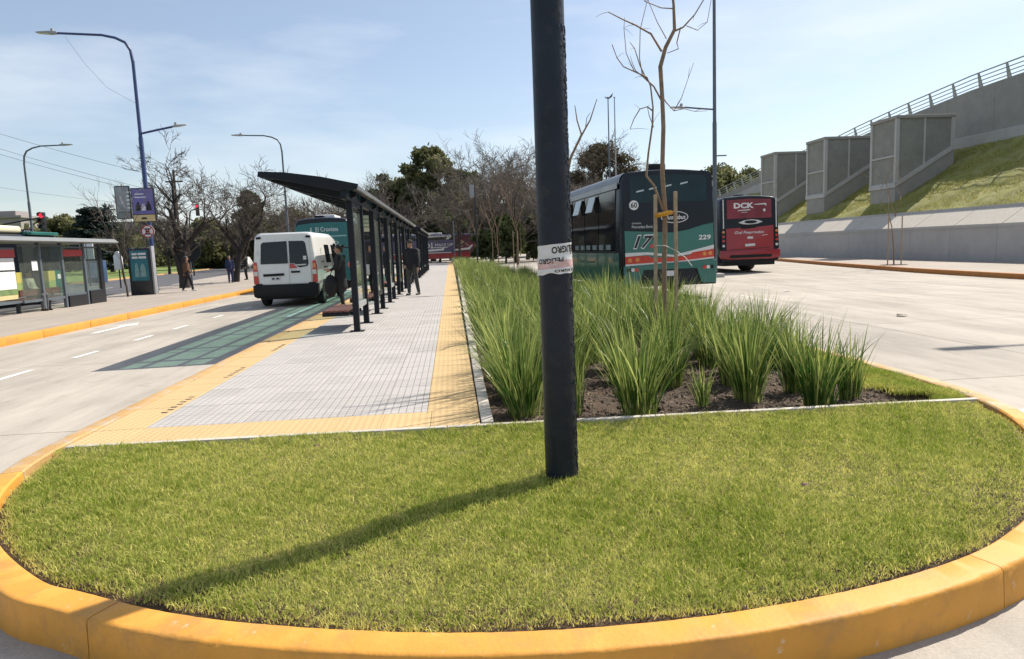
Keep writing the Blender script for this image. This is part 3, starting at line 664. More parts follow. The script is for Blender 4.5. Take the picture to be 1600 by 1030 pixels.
# ------------------------------------------------------------------ bare trees
M_BARK = mat('bark', (.085, .07, .058), .95, .35, 12, bump=.8, bscale=30)
M_BARKD = mat('dark_bark', (.035, .029, .026), .95, .35, 10, bump=.8, bscale=25)
M_TWIG = mat('twig', (.12, .098, .08), .95, .3, 4)
M_SAP = mat('sapling_bark', (.23, .155, .10), .8, .3, 9, bump=.5, bscale=40)
def grow(rnd, p, d, L, r, depth, out, spread, upb, nseg=4, wob=.16, w0=None, fork=(2, 4), shrink=.68, rmin=.008):
    """Recursive branch; out collects (points, radii, depth)."""
    pts, rad = [p.copy()], [r]; q = p.copy(); dd = d.copy()
    for k in range(nseg):
        wq = wob if w0 is None else w0
        dd = (dd+Vector((rnd.gauss(0, wq), rnd.gauss(0, wq), rnd.gauss(0, wq)+upb))).normalized(); q = q+dd*(L/nseg)
        pts.append(q.copy()); rad.append(max(r*(1-.5*(k+1)/nseg), rmin*.6))
    out.append((pts, rad, depth))
    if depth == 0: return
    for c in range(rnd.randint(*fork)):
        t = 1. if c < 2 else rnd.uniform(.35, .9); k = min(int(t*nseg), nseg)
        ax = Vector((rnd.gauss(0, 1), rnd.gauss(0, 1), rnd.gauss(0, .6))).normalized(); nd = (dd+ax*spread*rnd.uniform(.6, 1.3)).normalized()
        grow(rnd, pts[k].copy(), nd, L*shrink*rnd.uniform(.75, 1.2), max(rad[k]*rnd.uniform(.55, .8), rmin), depth-1, out, spread, upb, nseg, wob, None, fork, shrink, rmin)
def bare_tree(loc, seed, label, stems, depth=5, spread=.75, upb=.03, group='bare leafless trees', mt=None, mtw=None, rmin=.011, fork=(2, 4), shrink=.68, name='bare_tree', cat='tree'):
    """stems: list of (start, direction, length, radius)."""
    t = thing(name, loc, label=label, cat=cat, group=group); rnd = random.Random(seed); tr, tw = MB(), MB()
    for (p, d, L, r) in stems:
        out = []; grow(rnd, Vector(p), Vector(d).normalized(), L, r, depth, out, spread, upb, w0=.035, fork=fork, shrink=shrink, rmin=rmin)
        for pts, rad, dep in out:
            if dep >= depth-1: tr.tube(pts, rad, 8)
            else: tw.tube(pts, rad, 5 if dep > 1 else 3, caps=False)
    tr.build('trunk', mt or M_BARKD, t, smooth=60, recalc=False); tw.build('branches', mtw or M_TWIG, t, recalc=False); return t
bare_tree((-13.84, 37.0, .12), 3, 'thick twin-stemmed bare tree behind the no-parking sign and the illuminated advert', [((0, 0, -.1), (-.03, 0, 1), 2.4, .30), ((-.05, 0, 2.1), (-.15, 0, 1), 1.9, .20), ((.1, 0, 2.0), (.75, .1, .9), 1.7, .16), ((-.15, .1, 1.9), (-.8, .2, .8), 1.6, .13), ((-.15, .1, 3.6), (-.1, .2, .9), 1.6, .13)], depth=5, spread=.8, fork=(3, 4), shrink=.70, group='bare street trees on the far pavement')
bare_tree((-13.1, 42.9, .12), 9, 'leaning bare tree beside the white van, its boughs reaching right', [((0, 0, -.1), (.22, 0, 1), 2.2, .26), ((.45, 0, 2.0), (.75, .1, .9), 2.2, .18), ((.4, 0, 1.9), (-.7, .1, .9), 2.0, .14), ((.5, .1, 1.9), (.2, .3, 1), 1.9, .13)], depth=5, spread=.8, fork=(3, 4), shrink=.70, group='bare street trees on the far pavement')
bare_tree((-13.6, 30.1, .14), 5, 'slender pale bare street tree left of the illuminated advert', [((0, 0, -.05), (.02, 0, 1), 1.75, .05), ((-.03, 0, 1.65), (-.45, 0, 1), 1.5, .032), ((-.03, 0, 1.7), (.4, .1, 1), 1.5, .032), ((-.03, 0, 1.7), (.05, .2, 1), 1.3, .03)], depth=3, spread=.5, upb=.06, mt=M_BARK, mtw=mat('pale_twig', (.22, .19, .165), .9, .2, 4), rmin=.007, group='bare street trees on the far pavement')
for i, (x, y, h, r, s, lab) in enumerate(((4.6, 78, 9.6, .30, 21, 'big grey bare tree with a dense crown at the end of the planting bed'), (9.4, 84, 9.2, .28, 22, 'bare tree partly behind the dark pole at the end of the bed'), (.9, 80, 6.4, .2, 23, 'bare tree leaning over the dark blue and red bus'), (-9.5, 92, 7.8, .25, 24, 'bare tree showing above the shelter roof, before the tall evergreen'), (-15.5, 74, 5.4, .2, 25, 'bare tree between the white van and the shelter roof'), (-12.5, 82, 6.4, .22, 26, 'bare tree above the green advert bus'),
        (6.8, 72, 8.2, .22, 31, 'bare tree among the slim stems right of the box pole'))):
    bare_tree((x, y, 0), s, lab, [((0, 0, -.1), (.02, 0, 1), h*.42, r), ((0, 0, h*.36), (.6, .2, .9), h*.42, r*.6), ((0, 0, h*.33), (-.65, .1, .85), h*.42, r*.6), ((0, 0, h*.38), (.05, -.3, 1), h*.42, r*.6), ((0, 0, h*.28), (-.3, .5, .8), h*.38, r*.5), ((0, 0, h*.28), (.9, -.2, .5), h*.38, r*.45)], depth=5, spread=.72, rmin=.02, fork=(3, 4), shrink=.72, group='bare trees behind the end of the platform', mt=M_BARK, mtw=mat('grey_twig', (.17, .145, .125), .95, .3, 4))
for i, (x, y, h, r, s, lab) in enumerate(((-33, 84, 5.5, .2, 41, 'bare tree beyond the avenue behind the banner pole'), (-27, 88, 5, .2, 42, 'bare tree in the park behind the thick twin-stemmed tree'), (-22, 92, 5, .2, 43, 'bare tree in the park left of the white van roof'), (-41, 92, 5, .2, 44, 'bare tree in the park beside the dark cedar'))):
    bare_tree((x, y, 0), s, lab, [((0, 0, -.1), (.02, 0, 1), h*.4, r), ((0, 0, h*.36), (.6, .2, .9), h*.4, r*.6), ((0, 0, h*.33), (-.65, .1, .85), h*.4, r*.6), ((0, 0, h*.38), (.05, -.3, 1), h*.4, r*.6)], depth=5, spread=.75, rmin=.022, fork=(3, 4), shrink=.7, group='bare trees in the park across the avenue')
for i, (x, y, h, r, s, lab) in enumerate(((26, 112, 15.5, .4, 51, 'wide flat-topped bare tree behind the flagpoles'), (31, 118, 12, .3, 52, 'bare tree right of the flat-topped one, above the green bus'), (20.5, 104, 10, .3, 53, 'bare tree left of the flagpoles, next to the dark pole'))):
    bare_tree((x, y, 0), s, lab, [((0, 0, -.1), (.02, 0, 1), h*.45, r), ((0, 0, h*.38), (.8, .2, .8), h*.36, r*.6), ((0, 0, h*.36), (-.85, .1, .75), h*.36, r*.6), ((0, 0, h*.42), (.05, -.3, 1), h*.34, r*.6), ((0, 0, h*.3), (-.5, .5, .8), h*.34, r*.5)], depth=5, spread=.85, upb=.02, rmin=.028, fork=(3, 4), group='bare trees behind the buses', mtw=mat('brown_twig', (.13, .095, .075), .95, .3, 4))

# ------------------------------------------------------------------ leafy trees
M_LEAFD = leaf_mat('evergreen_leaf', (.04, .06, .025), (.15, .175, .075), .42, .6)
M_LEAFO = leaf_mat('olive_leaf', (.085, .095, .04), (.27, .265, .13), .45, .6)
M_LEAFB = leaf_mat('brown_olive_leaf', (.05, .045, .03), (.17, .14, .09), .25, .6)
M_LEAFC = leaf_mat('cedar_needle', (.010, .020, .022), (.045, .065, .055), .12, .6)
def crown_mesh(name, seed, blobs, n, size, m, flat=1.):
    """Leaf-sized quads on the shells of many lumps; light and dark clumps come from the gaps between them."""
    rg = np.random.default_rng(seed); bl = np.array(blobs); w = (bl[:, 3]*bl[:, 4])**1.; k = rg.choice(len(bl), n, p=w/w.sum())
    d = rg.normal(size=(n, 3)); d /= np.linalg.norm(d, axis=1, keepdims=True); rad = rg.random(n)**.4*(1+.35*(rg.random(n) < .12))
    c = bl[k, :3]+d*rad[:, None]*np.stack([bl[k, 3], bl[k, 3], bl[k, 4]], -1)
    u = rg.normal(size=(n, 3)); u[:, 2] *= flat; u /= np.linalg.norm(u, axis=1, keepdims=True); v = np.cross(u, rg.normal(size=(n, 3))); v /= np.linalg.norm(v, axis=1, keepdims=True)
    s = size*rg.uniform(.5, 1.2, (n, 1)); P = np.stack([c-u*s-v*s*.45, c+u*s-v*s*.3, c+u*s*.8+v*s*.5, c-u*s*.7+v*s*.4], 1).reshape(-1, 3)
    bt = rg.uniform(-.18, .22, len(bl)); tint = np.clip(rg.normal(.4, .2, n)+bt[k], 0, 1)
    return np_mesh(name, P, quads=np.arange(4*n).reshape(-1, 4), m=m, tint=tint)
def leafy_tree(loc, seed, label, H, Wd, z0, n, size, m, lumps=70, group='evergreen trees behind the bus stops', name='leafy_tree', top=.5, parts=True):
    t = thing(name, loc, label=label, cat='tree', group=group); rnd = random.Random(seed); bl = []
    for i in range(lumps):
        f = rnd.random(); a = rnd.uniform(0, 6.28); zz = z0+(H-z0)*(.12+.82*f); rmax = Wd*math.sin(math.pi*min(.97, .16+.8*f))**.8
        rr2 = rmax*math.sqrt(rnd.random()); b0 = Wd*rnd.uniform(.12, .30); bl.append((rr2*math.cos(a), rr2*math.sin(a), zz+rnd.gauss(0, .25), b0, b0*rnd.uniform(.55, .95)))
    tb = MB(); tb.tube([(0, 0, -.2), (.1, 0, z0*.6), (0, .1, z0+.3*(H-z0)), (0, 0, z0+.7*(H-z0))], [H*.028, H*.022, H*.016, H*.005], 7)
    for b_ in bl[::5]: tb.tube([(0, 0, z0+(b_[2]-z0)*.35), (b_[0]*.5, b_[1]*.5, z0+(b_[2]-z0)*.7), (b_[0], b_[1], b_[2])], [H*.010, H*.006, H*.003], 5)
    tb.build('trunk', M_BARKD, t, recalc=False); np_obj('crown', crown_mesh('crown', seed, bl, n, size, m), t); return t
LT = [((-2.6, 101, 0), 'tall rounded evergreen behind the second shelter, highest on the skyline', 16.2, 5.4, 3, 16000, .30, M_LEAFO), ((-8.6, 104, 0), 'broad dark evergreen left of the tallest one', 13.0, 5.2, 2, 13000, .30, M_LEAFD), ((2.5, 106, 0), 'dark evergreen behind the big grey bare tree', 13.5, 5, 2, 11000, .32, M_LEAFD),
      ((9, 108, 0), 'olive green tree behind the bare trees beside the dark pole', 12.5, 5, 2, 10000, .32, M_LEAFO), ((14.5, 104, 0), 'dark evergreen just right of the dark pole', 9.5, 4.5, 1.5, 8000, .32, M_LEAFD),
      ((25.5, 115, 0), 'broad flat-topped brownish tree behind the flagpoles', 17.8, 6.2, 6, 9000, .3, M_LEAFB), ((32, 120, 0), 'lower brownish tree above the roof of the green bus', 14, 5, 3, 8000, .3, M_LEAFB), ((20, 110, 0), 'brownish tree crown just right of the dark pole', 12.5, 4.5, 2, 8000, .3, M_LEAFB),
      ((-1.5, 92, 0), 'low dark evergreen right above the dark blue and red bus', 7.0, 3.6, 1.2, 7000, .26, M_LEAFD), ((5.5, 70, 0), 'dense dark bush with visible branches beside the young stems', 4.6, 2.2, .6, 6000, .17, M_LEAFD), ((3.6, 73, 0), 'small dark bush behind the box pole', 3.2, 1.6, .3, 4000, .17, M_LEAFD), ((9.5, 74, 0), 'dark bush left of the dark pole, over the parked bus', 5.2, 2.4, .4, 6000, .2, M_LEAFD),
      ((-18.5, 84, 0), 'bushy olive tree between the leaning tree and the white van', 7.0, 3.2, 1, 8000, .24, M_LEAFO), ((-14.2, 88, 0), 'olive tree behind the shelter roof and green advert bus', 6.6, 3.2, 1, 7000, .24, M_LEAFO), ((-27, 98, 0), 'dark conical evergreen rising between the two bare street trees', 10.6, 2.6, 2, 7000, .26, M_LEAFD), ((-23, 104, 0), 'dark evergreen behind the leaning bare tree', 7.4, 4.2, 1, 7000, .28, M_LEAFD)]
for i, (loc, lab, H, Wd, z0, n, s, m) in enumerate(LT): leafy_tree(loc, 100+i, lab, H, Wd, z0, n, s, m)
PT = [((-71, 112, 0), 'grey-green tree at the far left edge above the bus', 8.6, 5), ((-62, 116, 0), 'grey-green rounded tree behind the traffic light', 8.8, 5.5), ((-80, 118, 0), 'grey-green tree farthest left in the park', 8.6, 6), ((-38, 110, 0), 'grey-green tree right of the palm', 7.6, 4.6), ((-32, 116, 0), 'grey-green tree behind the banner', 7.8, 5)]
for i, (loc, lab, H, Wd) in enumerate(PT): leafy_tree(loc, 200+i, lab, H, Wd, .6, 9000, .34, M_LEAFO, group='trees in the park across the avenue')
for i, (loc, lab, H, Wd) in enumerate((((55, 136, 0), 'dark tree behind the foot of the ramp, right of the tall lamp', 16.4, 7), ((64, 142, 0), 'tree beyond the ramp, partly hidden by its railing', 15.5, 7), ((46, 138, 0), 'tree behind the ramp, above the red bus', 14, 6))):
    leafy_tree(loc, 230+i, lab, H, Wd, 3, 8000, .42, M_LEAFO, group='trees behind the ramp')
# dark cedar with flat layered branches
def cedar(loc, label):
    t = thing('cedar_tree', loc, label=label, cat='tree'); bl = []; rnd = random.Random(5)
    for k in range(9):
        z = 1.4+k*.9; r = 5.6*(1-k/10)*rnd.uniform(.85, 1.15)
        for q in range(7):
            a = q*.9+k*.5+rnd.uniform(-.2, .2); rr2 = r*rnd.uniform(.35, 1.); bl.append((rr2*math.cos(a), rr2*math.sin(a), z+rnd.uniform(-.2, .25)-.12*rr2*.3, 1.3, .36))
    MB().tube([(0, 0, -.2), (0, 0, 4), (.1, 0, 9.4)], [.45, .32, .06], 8).build('trunk', M_BARKD, t, recalc=False)
    np_obj('crown', crown_mesh('crown', 5, bl, 15000, .24, M_LEAFC, .35), t)
cedar((-48.5, 100, 0), 'wide dark cedar with layered branches left of the palm')
# palm
t = thing('palm_tree', (-52, 111, 0), label='palm whose fan-topped head rises above the dark cedar', cat='tree')
MB().tube([(0, 0, -.2), (.1, 0, 5), (0, 0, 9.2)], [.4, .34, .3], 8).build('trunk', M_BARKD, t, recalc=False)
pm = MB(); rnd = random.Random(2)
for k in range(46):
    a = rnd.uniform(0, 6.28); e = rnd.uniform(-.5, 1.4); L = rnd.uniform(1.7, 2.5); pts = []
    for s in range(6): u = s/5; pts.append(Vector((math.cos(a)*math.cos(e)*L*u, math.sin(a)*math.cos(e)*L*u, 9.3+math.sin(e)*L*u-.9*u*u)))
    sd = Vector((-math.sin(a), math.cos(a), 0))
    for s in range(5):
        for sg in (-1, 1): pm.add([pts[s], pts[s+1], pts[s+1]+sd*sg*.32*(1-s/6)-Vector((0, 0, .15))], [(0, 1, 2)])
me = pm.mesh('crown', M_LEAFC, recalc=False); at = me.attributes.new('tint', 'FLOAT', 'FACE'); at.data.foreach_set('value', np.random.default_rng(1).uniform(.3, 1, len(me.polygons)).astype(np.float32))
np_obj('crown', me, t)
# hedge and low shrubs in the park
for i, (x, y, w, d, h, lab) in enumerate(((-35, 112, 6, 1.5, 1.7, 'clipped dark green hedge beyond the pedestrians across the avenue'), (-41, 116, 4, 1.5, 1.2, 'low green shrub left of the clipped hedge'))):
    t = thing('hedge', (x, y, .1), label=lab, cat='hedge'); rg = np.random.default_rng(60+i); bl = [(rg.uniform(-w/2, w/2), rg.uniform(-d/2, d/2), rg.uniform(.2, h-.35), .6, .45) for _ in range(40)]
    np_obj('leaves', crown_mesh('leaves', 60+i, bl, 5000, .13, M_LEAFD), t)
    MB().box(-w/2, w/2, -d/3, d/3, -.1, h*.6).build('stems', M_BARKD, t)
# one continuous far wood behind everything
rg = np.random.default_rng(90); bl = []
for a in np.linspace(-.95, .80, 330):
    Rr = rg.uniform(150, 215); bl.append((Rr*math.sin(a), Rr*math.cos(a), rg.uniform(1.5, 7.0)*(.75+.25*math.sin(a*9)), 5.5, 4.0))
tag(np_obj('far_woods', crown_mesh('far_woods', 90, bl, 46000, .8, M_LEAFO)), 'far grey-green belt of trees that closes the horizon', 'woods', kind='stuff')

# ------------------------------------------------------------------ the staked young trees
M_STAKE = mat('stake_wood', (.36, .27, .18), .85, .25, 14, bump=.4, bscale=50)
M_STRAP2 = mat('yellow_strap', (.62, .30, .02), .5, .1, 8)
M_STRING = mat('string', (.62, .60, .55), .8, .1, 8)
t = thing('young_tree', (2.71, 8.52, .08), label='nearest bare young tree tied with a yellow strap between two wooden stakes', cat='young tree', group='staked young trees')
def tr_(ps): return [(x-2.71, dy, z-.08) for x, dy, z in ps]
tb = MB(); tb.tube(tr_([(2.70, 0, .0), (2.69, 0, .6), (2.69, .01, 1.25), (2.715, .02, 1.95), (2.68, .01, 2.45), (2.70, 0, 3.0), (2.69, 0, 3.35), (2.67, 0, 3.72), (2.74, 0, 3.95), (2.86, .02, 4.16), (2.845, .0, 4.45), (2.80, 0, 4.8), (2.83, .05, 5.3)]), [.044, .038, .033, .031, .029, .028, .027, .027, .024, .022, .017, .012, .005], 10)
tb.build('trunk', M_SAP, t, smooth=60, recalc=False)
br = MB()
B = [([(2.68, 0, 2.0), (2.58, .05, 2.3), (2.49, .06, 2.42), (2.52, .05, 2.7), (2.575, .04, 3.05), (2.58, .03, 3.25), (2.55, .02, 3.5), (2.5, .0, 3.6), (2.35, -.02, 3.66), (2.2, -.04, 3.72), (2.12, -.05, 3.82), (2.06, -.05, 3.98)], .020, .006),
     ([(2.50, 0, 3.56), (2.42, .02, 3.75), (2.36, .03, 3.95), (2.30, .02, 4.02)], .012, .004), ([(2.34, 0, 3.68), (2.26, .05, 3.9), (2.24, .06, 4.2), (2.25, .05, 4.32)], .008, .003),
     ([(2.58, .03, 3.2), (2.5, 0, 3.25), (2.40, -.02, 3.22), (2.32, -.03, 3.1), (2.27, -.03, 2.98)], .012, .005), ([(2.575, 0, 3.0), (2.52, 0, 3.15), (2.5, 0, 3.25)], .008, .004),
     ([(2.69, 0, 3.3), (2.60, .05, 3.5), (2.47, .08, 3.63), (2.38, .08, 3.70), (2.34, .08, 3.8)], .016, .005), ([(2.47, .08, 3.63), (2.44, .1, 3.85), (2.46, .12, 4.2), (2.54, .1, 4.5), (2.60, .1, 4.7)], .009, .003),
     ([(2.69, 0, 3.9), (2.55, -.03, 4.1), (2.35, -.05, 4.2), (2.2, -.06, 4.26), (2.02, -.06, 4.35)], .018, .007), ([(2.67, 0, 3.4), (2.75, .03, 3.3), (2.85, .04, 3.2), (2.97, .02, 3.22), (3.1, .0, 3.18), (3.25, -.02, 3.18)], .010, .003), ([(2.85, .04, 3.2), (2.95, .06, 3.35), (3.05, .08, 3.6), (3.12, .08, 3.78)], .006, .003),
     ([(2.85, .02, 4.14), (2.96, 0, 4.18), (3.1, -.02, 4.32), (3.25, -.03, 4.55), (3.4, -.03, 4.8)], .016, .005), ([(3.0, 0, 4.2), (3.15, .02, 4.15), (3.28, .04, 4.25), (3.33, .04, 4.5), (3.3, .04, 4.75)], .007, .003), ([(2.93, 0, 4.18), (2.88, 0, 4.0), (2.9, 0, 3.93), (2.76, 0, 3.88)], .010, .006),
     ([(2.84, 0, 4.4), (2.7, .03, 4.42), (2.5, .04, 4.5), (2.42, .03, 4.65), (2.45, 0, 4.9)], .010, .003), ([(2.75, 0, 4.05), (2.65, .03, 4.25), (2.55, .05, 4.5), (2.52, .05, 4.62)], .008, .003), ([(2.83, 0, 4.6), (2.95, .05, 4.8), (3.05, .06, 5.1)], .009, .003), ([(2.82, 0, 4.7), (2.68, .05, 4.95), (2.6, .06, 5.2)], .009, .003)]
rnd = random.Random(4)
for pts, r0, r1 in B:
    p2 = tr_(pts); n = len(p2); br.tube(p2, [.8*(r0+(r1-r0)*i/(n-1)) for i in range(n)], 6, caps=True)
    for q in p2[2::2]:
        d = Vector((rnd.gauss(0, 1), rnd.gauss(0, 1), rnd.gauss(.3, .6))).normalized()*rnd.uniform(.08, .24); br.tube([q, Vector(q)+d*.5+Vector((0, 0, .01)), Vector(q)+d], [.003, .0025, .0015], 4)
br.build('branches', M_SAP, t, smooth=60, recalc=False)
def stake(parent, x, y, h, top=.02):
    a = MB(); a.box(x-.019, x+.019, y-.019, y+.019, -.15, h); return a.build('stake', M_STAKE, parent, bevel=.004, bseg=1)
def stake_thing(loc, h, label, lean=0.):
    o = MB().box(-.02, .02, -.02, .02, -.12, h).build('stake', M_STAKE, bevel=.004, bseg=1); o.location = loc; o.rotation_euler = (0, lean, 0); return tag(o, label, 'stake', 'wooden stakes of the young trees')
stake_thing((2.565, 8.52, .08), 2.10, 'left wooden stake of the nearest young tree', .01); stake_thing((2.835, 8.50, .08), 2.13, 'right wooden stake of the nearest young tree', .0)
sg = MB(); sg.tube([(2.60, 8.47, 1.92), (2.66, 8.455, 1.93), (2.74, 8.46, 1.95), (2.78, 8.50, 1.95), (2.75, 8.56, 1.95), (2.66, 8.56, 1.93), (2.60, 8.52, 1.92), (2.60, 8.47, 1.92)], .03, 6)
tag(sg.build('tie_strap', M_STRAP2, bevel=.0, smooth=30), 'yellow strap tied round the nearest young tree trunk', 'strap')
st = MB(); st.tube([(2.565, 8.50, 1.55), (2.69, 8.46, 1.54), (2.835, 8.48, 1.47), (2.95, 8.47, 1.38), (3.03, 8.46, 1.27)], .005, 4)
tag(st.build('tie_string', M_STRING), 'pale string knotted between the two stakes of the nearest young tree', 'string')
def young_tree(loc, h, seed, label, stakes=True, group='staked young trees', sp=.45):
    t = bare_tree(loc, seed, label, [((0, 0, -.05), (0, 0, 1), h*.55, .035), ((0, 0, h*.5), (.35, .1, 1), h*.35, .02), ((0, 0, h*.52), (-.3, .1, 1), h*.35, .02)], depth=2, spread=sp, upb=.05, mt=M_SAP, mtw=M_SAP, rmin=.006, name='young_tree', group=group, cat='young tree')
    return t
t = thing('young_tree', (1.90, 11.5, .08), label='young tree hidden behind the dark pole except for its forked top', cat='young tree', group='staked young trees')
MB().tube([(0, 0, -.05), (.0, 0, 1.2), (-.02, 0, 2.2), (.16, 0, 2.95), (.36, 0, 3.33)], [.04, .036, .03, .022, .018], 8).build('trunk', M_SAP, t, smooth=60, recalc=False)
MB().tube([(.36, 0, 3.3), (.29, .02, 3.55), (.26, .03, 3.8)], [.014, .011, .006], 6).build('branch', M_SAP, t); MB().tube([(.36, 0, 3.32), (.5, -.02, 3.55), (.62, -.03, 3.88)], [.015, .011, .006], 6).build('branch', M_SAP, t); MB().tube([(.42, 0, 3.42), (.46, .05, 3.6), (.52, .06, 3.68)], [.008, .006, .004], 5).build('branch', M_SAP, t)
for i, (x, y, h, lab) in enumerate(((2.85, 47.4, 5.2, 'young tree stem third from the dark pole in the bed row'), (3.0, 43.4, 5.0, 'young tree stem second from the dark pole in the bed row'), (3.25, 34.2, 4.6, 'young tree nearest the dark pole in the far bed row'), (2.3, 60, 5, 'farthest young tree stem next to the box pole'))):
    young_tree((x, y, .08), h, 70+i, lab)
stake_thing((3.12, 34.2, .08), 2.3, 'left pale stake beside the young tree left of the dark pole'); stake_thing((3.36, 34.25, .08), 2.3, 'right pale stake beside the young tree left of the dark pole')
t = young_tree((19.55, 28.9, .14), 4.2, 80, 'lone bare sapling on the pavement below the embankment', sp=.7)
for dx, nm in ((-.33, 'left thin stake of the lone sapling below the embankment'), (.30, 'right thin stake of the lone sapling below the embankment')): stake_thing((19.55+dx, 28.85, .14), 2.15, nm)
pit = MB(); pit.disc((19.55, 28.9, .155), .55, 'z', .012, 18); tag(pit.build('tree_pit', M_SOIL), 'small round soil pit of the lone sapling', 'tree pit')
# ------------------------------------------------------------------ poles and lamps
M_POLE = mat('navy_pole_paint', (.011, .016, .028), .42, .3, 6, bump=.2, bscale=34, spec=.28, dirt=((.035, .034, .032), 9, .56, .6))
M_BLUE = mat('blue_pole_paint', (.035, .055, .16), .4, .15, 4, spec=.5)
M_GREYP = mat('grey_pole_paint', (.10, .12, .14), .45, .15, 4)
M_LUM = mat('luminaire_grey', (.30, .31, .32), .45, .1, 4)
M_LENS = mat('lamp_lens', (.65, .66, .62), .25, .05, 4)
M_TAPE = mat('white_tape', (.66, .66, .68), .35, .08, 6, bump=.3, bscale=25)
M_TAPER = mat('pink_tape', (.60, .40, .40), .4, .25, 18, bump=.3, bscale=25)
M_INK = mat('black_ink', (.01, .01, .012), .5, .1, 6)
def luminaire(parent, p, d, L=.75):
    """Flat LED street-lamp head starting at p and pointing along d."""
    d = Vector(d).normalized(); s = d.cross(Vector((0, 0, 1))).normalized(); u = s.cross(d); p = Vector(p)
    def P(a, b_, c): return tuple(p+d*a*L+s*b_*L+u*c*L)
    a = MB().loft([[P(0, -.08, -.02), P(0, .08, -.02), P(0, .07, .10), P(0, -.07, .10)], [P(.3, -.16, -.03), P(.3, .16, -.03), P(.3, .13, .11), P(.3, -.13, .11)], [P(1, -.15, .0), P(1, .15, .0), P(1, .11, .05), P(1, -.11, .05)]])
    h = a.build('lamp_head', M_LUM, parent, bevel=.01, bseg=1)
    MB().loft([[P(.34, -.12, -.045), P(.34, .12, -.045), P(.34, .12, -.025), P(.34, -.12, -.025)], [P(.95, -.12, -.012), P(.95, .12, -.012), P(.95, .12, .006), P(.95, -.12, .006)]]).build('lens', M_LENS, h)
    MB().box(-.05, .05, -.05, .05, 0, .12, Matrix.Translation(P(.25, 0, .1))).build('photocell', M_LUM, h, bevel=.02)
# the dark pole in the lawn
t = thing('dark_pole', (.64, 4.22, .14), label='thick dark navy steel pole standing in the lawn, wrapped with striped tape', cat='pole')
a = MB(); a.tube([(0, 0, -.3), (0, 0, 1.8), (0, 0, 3.6), (0, 0, 5.4)], [.103, .1015, .098, .095], 40); a.tube([(0, 0, 5.38), (0, 0, 5.5), (0, 0, 8.6)], [.095, .07, .06], 24)
a.build('shaft', M_POLE, t, smooth=40)
arm = MB(); arm.tube([(0, 0, 8.5), (-.02, 0, 9.4), (-.25, 0, 10.0), (-.8, 0, 10.3), (-2.2, 0, 10.4)], [.06, .055, .05, .045, .04], 12); arm.build('lamp_arm', M_POLE, t, smooth=40); luminaire(t, (-2.2, 0, 10.36), (-1, 0, .02))
# rough runs of old paint down the sunny side of the pole
rn = MB(); rnd = random.Random(31)
for k in range(900):
    an = rnd.gauss(-.12, .30); z = 2.75*rnd.random()**1.15; r = rnd.uniform(.0025, .007); rad = .103-.0012*z
    rn.ball((rad*math.cos(an), rad*math.sin(an), z), (r, r, r*rnd.uniform(1, 4)), 5, 3)
o = rn.build('paint_runs', M_POLE, t, smooth=60, recalc=False); o['kind'] = 'stuff'
tp = thing('warning_tape', (.64, 4.22, 1.435), label='white warning tape with upside-down lettering wound round the dark pole', cat='tape'); tp.scale = (1, 1, .84)
def band(z0, z1, rad, m, name, tilt=.0, wob=.004, seed=1, n=48):
    rg_ = random.Random(seed); rows = []
    ph = rg_.uniform(0, 6.28)
    for k in range(n+1):
        an = 2*math.pi*k/n; w = wob*math.sin(an*3+ph)+wob*.6*math.sin(an*7+ph*2); tl = tilt*math.cos(an)
        rows.append([((rad+.0015*math.sin(u*9+an*4))*math.cos(an), (rad+.0015*math.sin(u*9+an*4))*math.sin(an), z0+(z1-z0)*u+tl+w*(1-u*.6)) for u in (0, .2, .4, .6, .8, 1.)])
    b = MB(); strip_mesh(b, rows); return b.build(name, m, tp, smooth=60, recalc=False)
band(.105, .205, .1045, M_TAPE, 'tape_wrap', .010, .002, 1); band(.045, .12, .1065, M_TAPE, 'tape_wrap', .014, .005, 2); band(.02, .085, .1085, M_TAPER, 'tape_wrap', .012, .008, 3); band(-.008, .032, .1105, M_TAPE, 'tape_wrap', .010, .007, 4)
def wrap(z0, a0, rad, tilt=.010):
    def f(p): an = a0-p.x/rad; return Vector((rad*math.cos(an), rad*math.sin(an), z0-p.y+tilt*math.cos(an)))
    return f
# upside down: runs right to left with the letters standing on their heads
lettering(tp, 'PELIGRO', .175, .050, None, M_INK, bold=.03, warp=wrap(.188, R(-15), .1068))
lettering(tp, 'PELIGRO', .175, .038, None, M_INK, bold=.03, warp=wrap(.108, R(-70), .1090))
lettering(tp, 'PELIGRO', .175, .020, None, M_INK, bold=.03, warp=wrap(.022, R(-12), .1125))

def curved_lamp(loc, label, h, reach, m, rise=.35, r=.085, group='tall street lamps', low=None, name='street_lamp'):
    t = thing(name, loc, label=label, cat='street lamp', group=group); s = 1 if reach > 0 else -1
    a = MB(); a.tube([(0, 0, -.1), (0, 0, .9), (0, 0, 1.0), (0, 0, h*.62), (0, 0, h*.63), (0, 0, h-.9)], [r*1.15, r*1.15, r, r, r*.78, r*.7], 14); a.build('pole', m, t, smooth=40)
    pts = [(0, 0, h-1.), (s*.06, 0, h-.45), (s*.25, 0, h-.12), (s*.65, 0, h+.08), (s*1.2, 0, h+.2), (reach, 0, h+rise)]
    a = MB(); a.tube(pts, [r*.7, r*.68, r*.64, r*.6, r*.55, r*.5], 10); a.build('arm', m, t, smooth=40); luminaire(t, (reach, 0, h+rise-.02), (s, 0, .04), .85)
    if low:
        z, x = low; q = 1 if x > 0 else -1
        a = MB(); a.tube([(0, 0, z), (x*.5, 0, z+.14), (x, 0, z+.27)], r*.5, 8); a.build('arm', m, t, smooth=40); luminaire(t, (x, 0, z+.26), (q, 0, .12), .6)
    return t
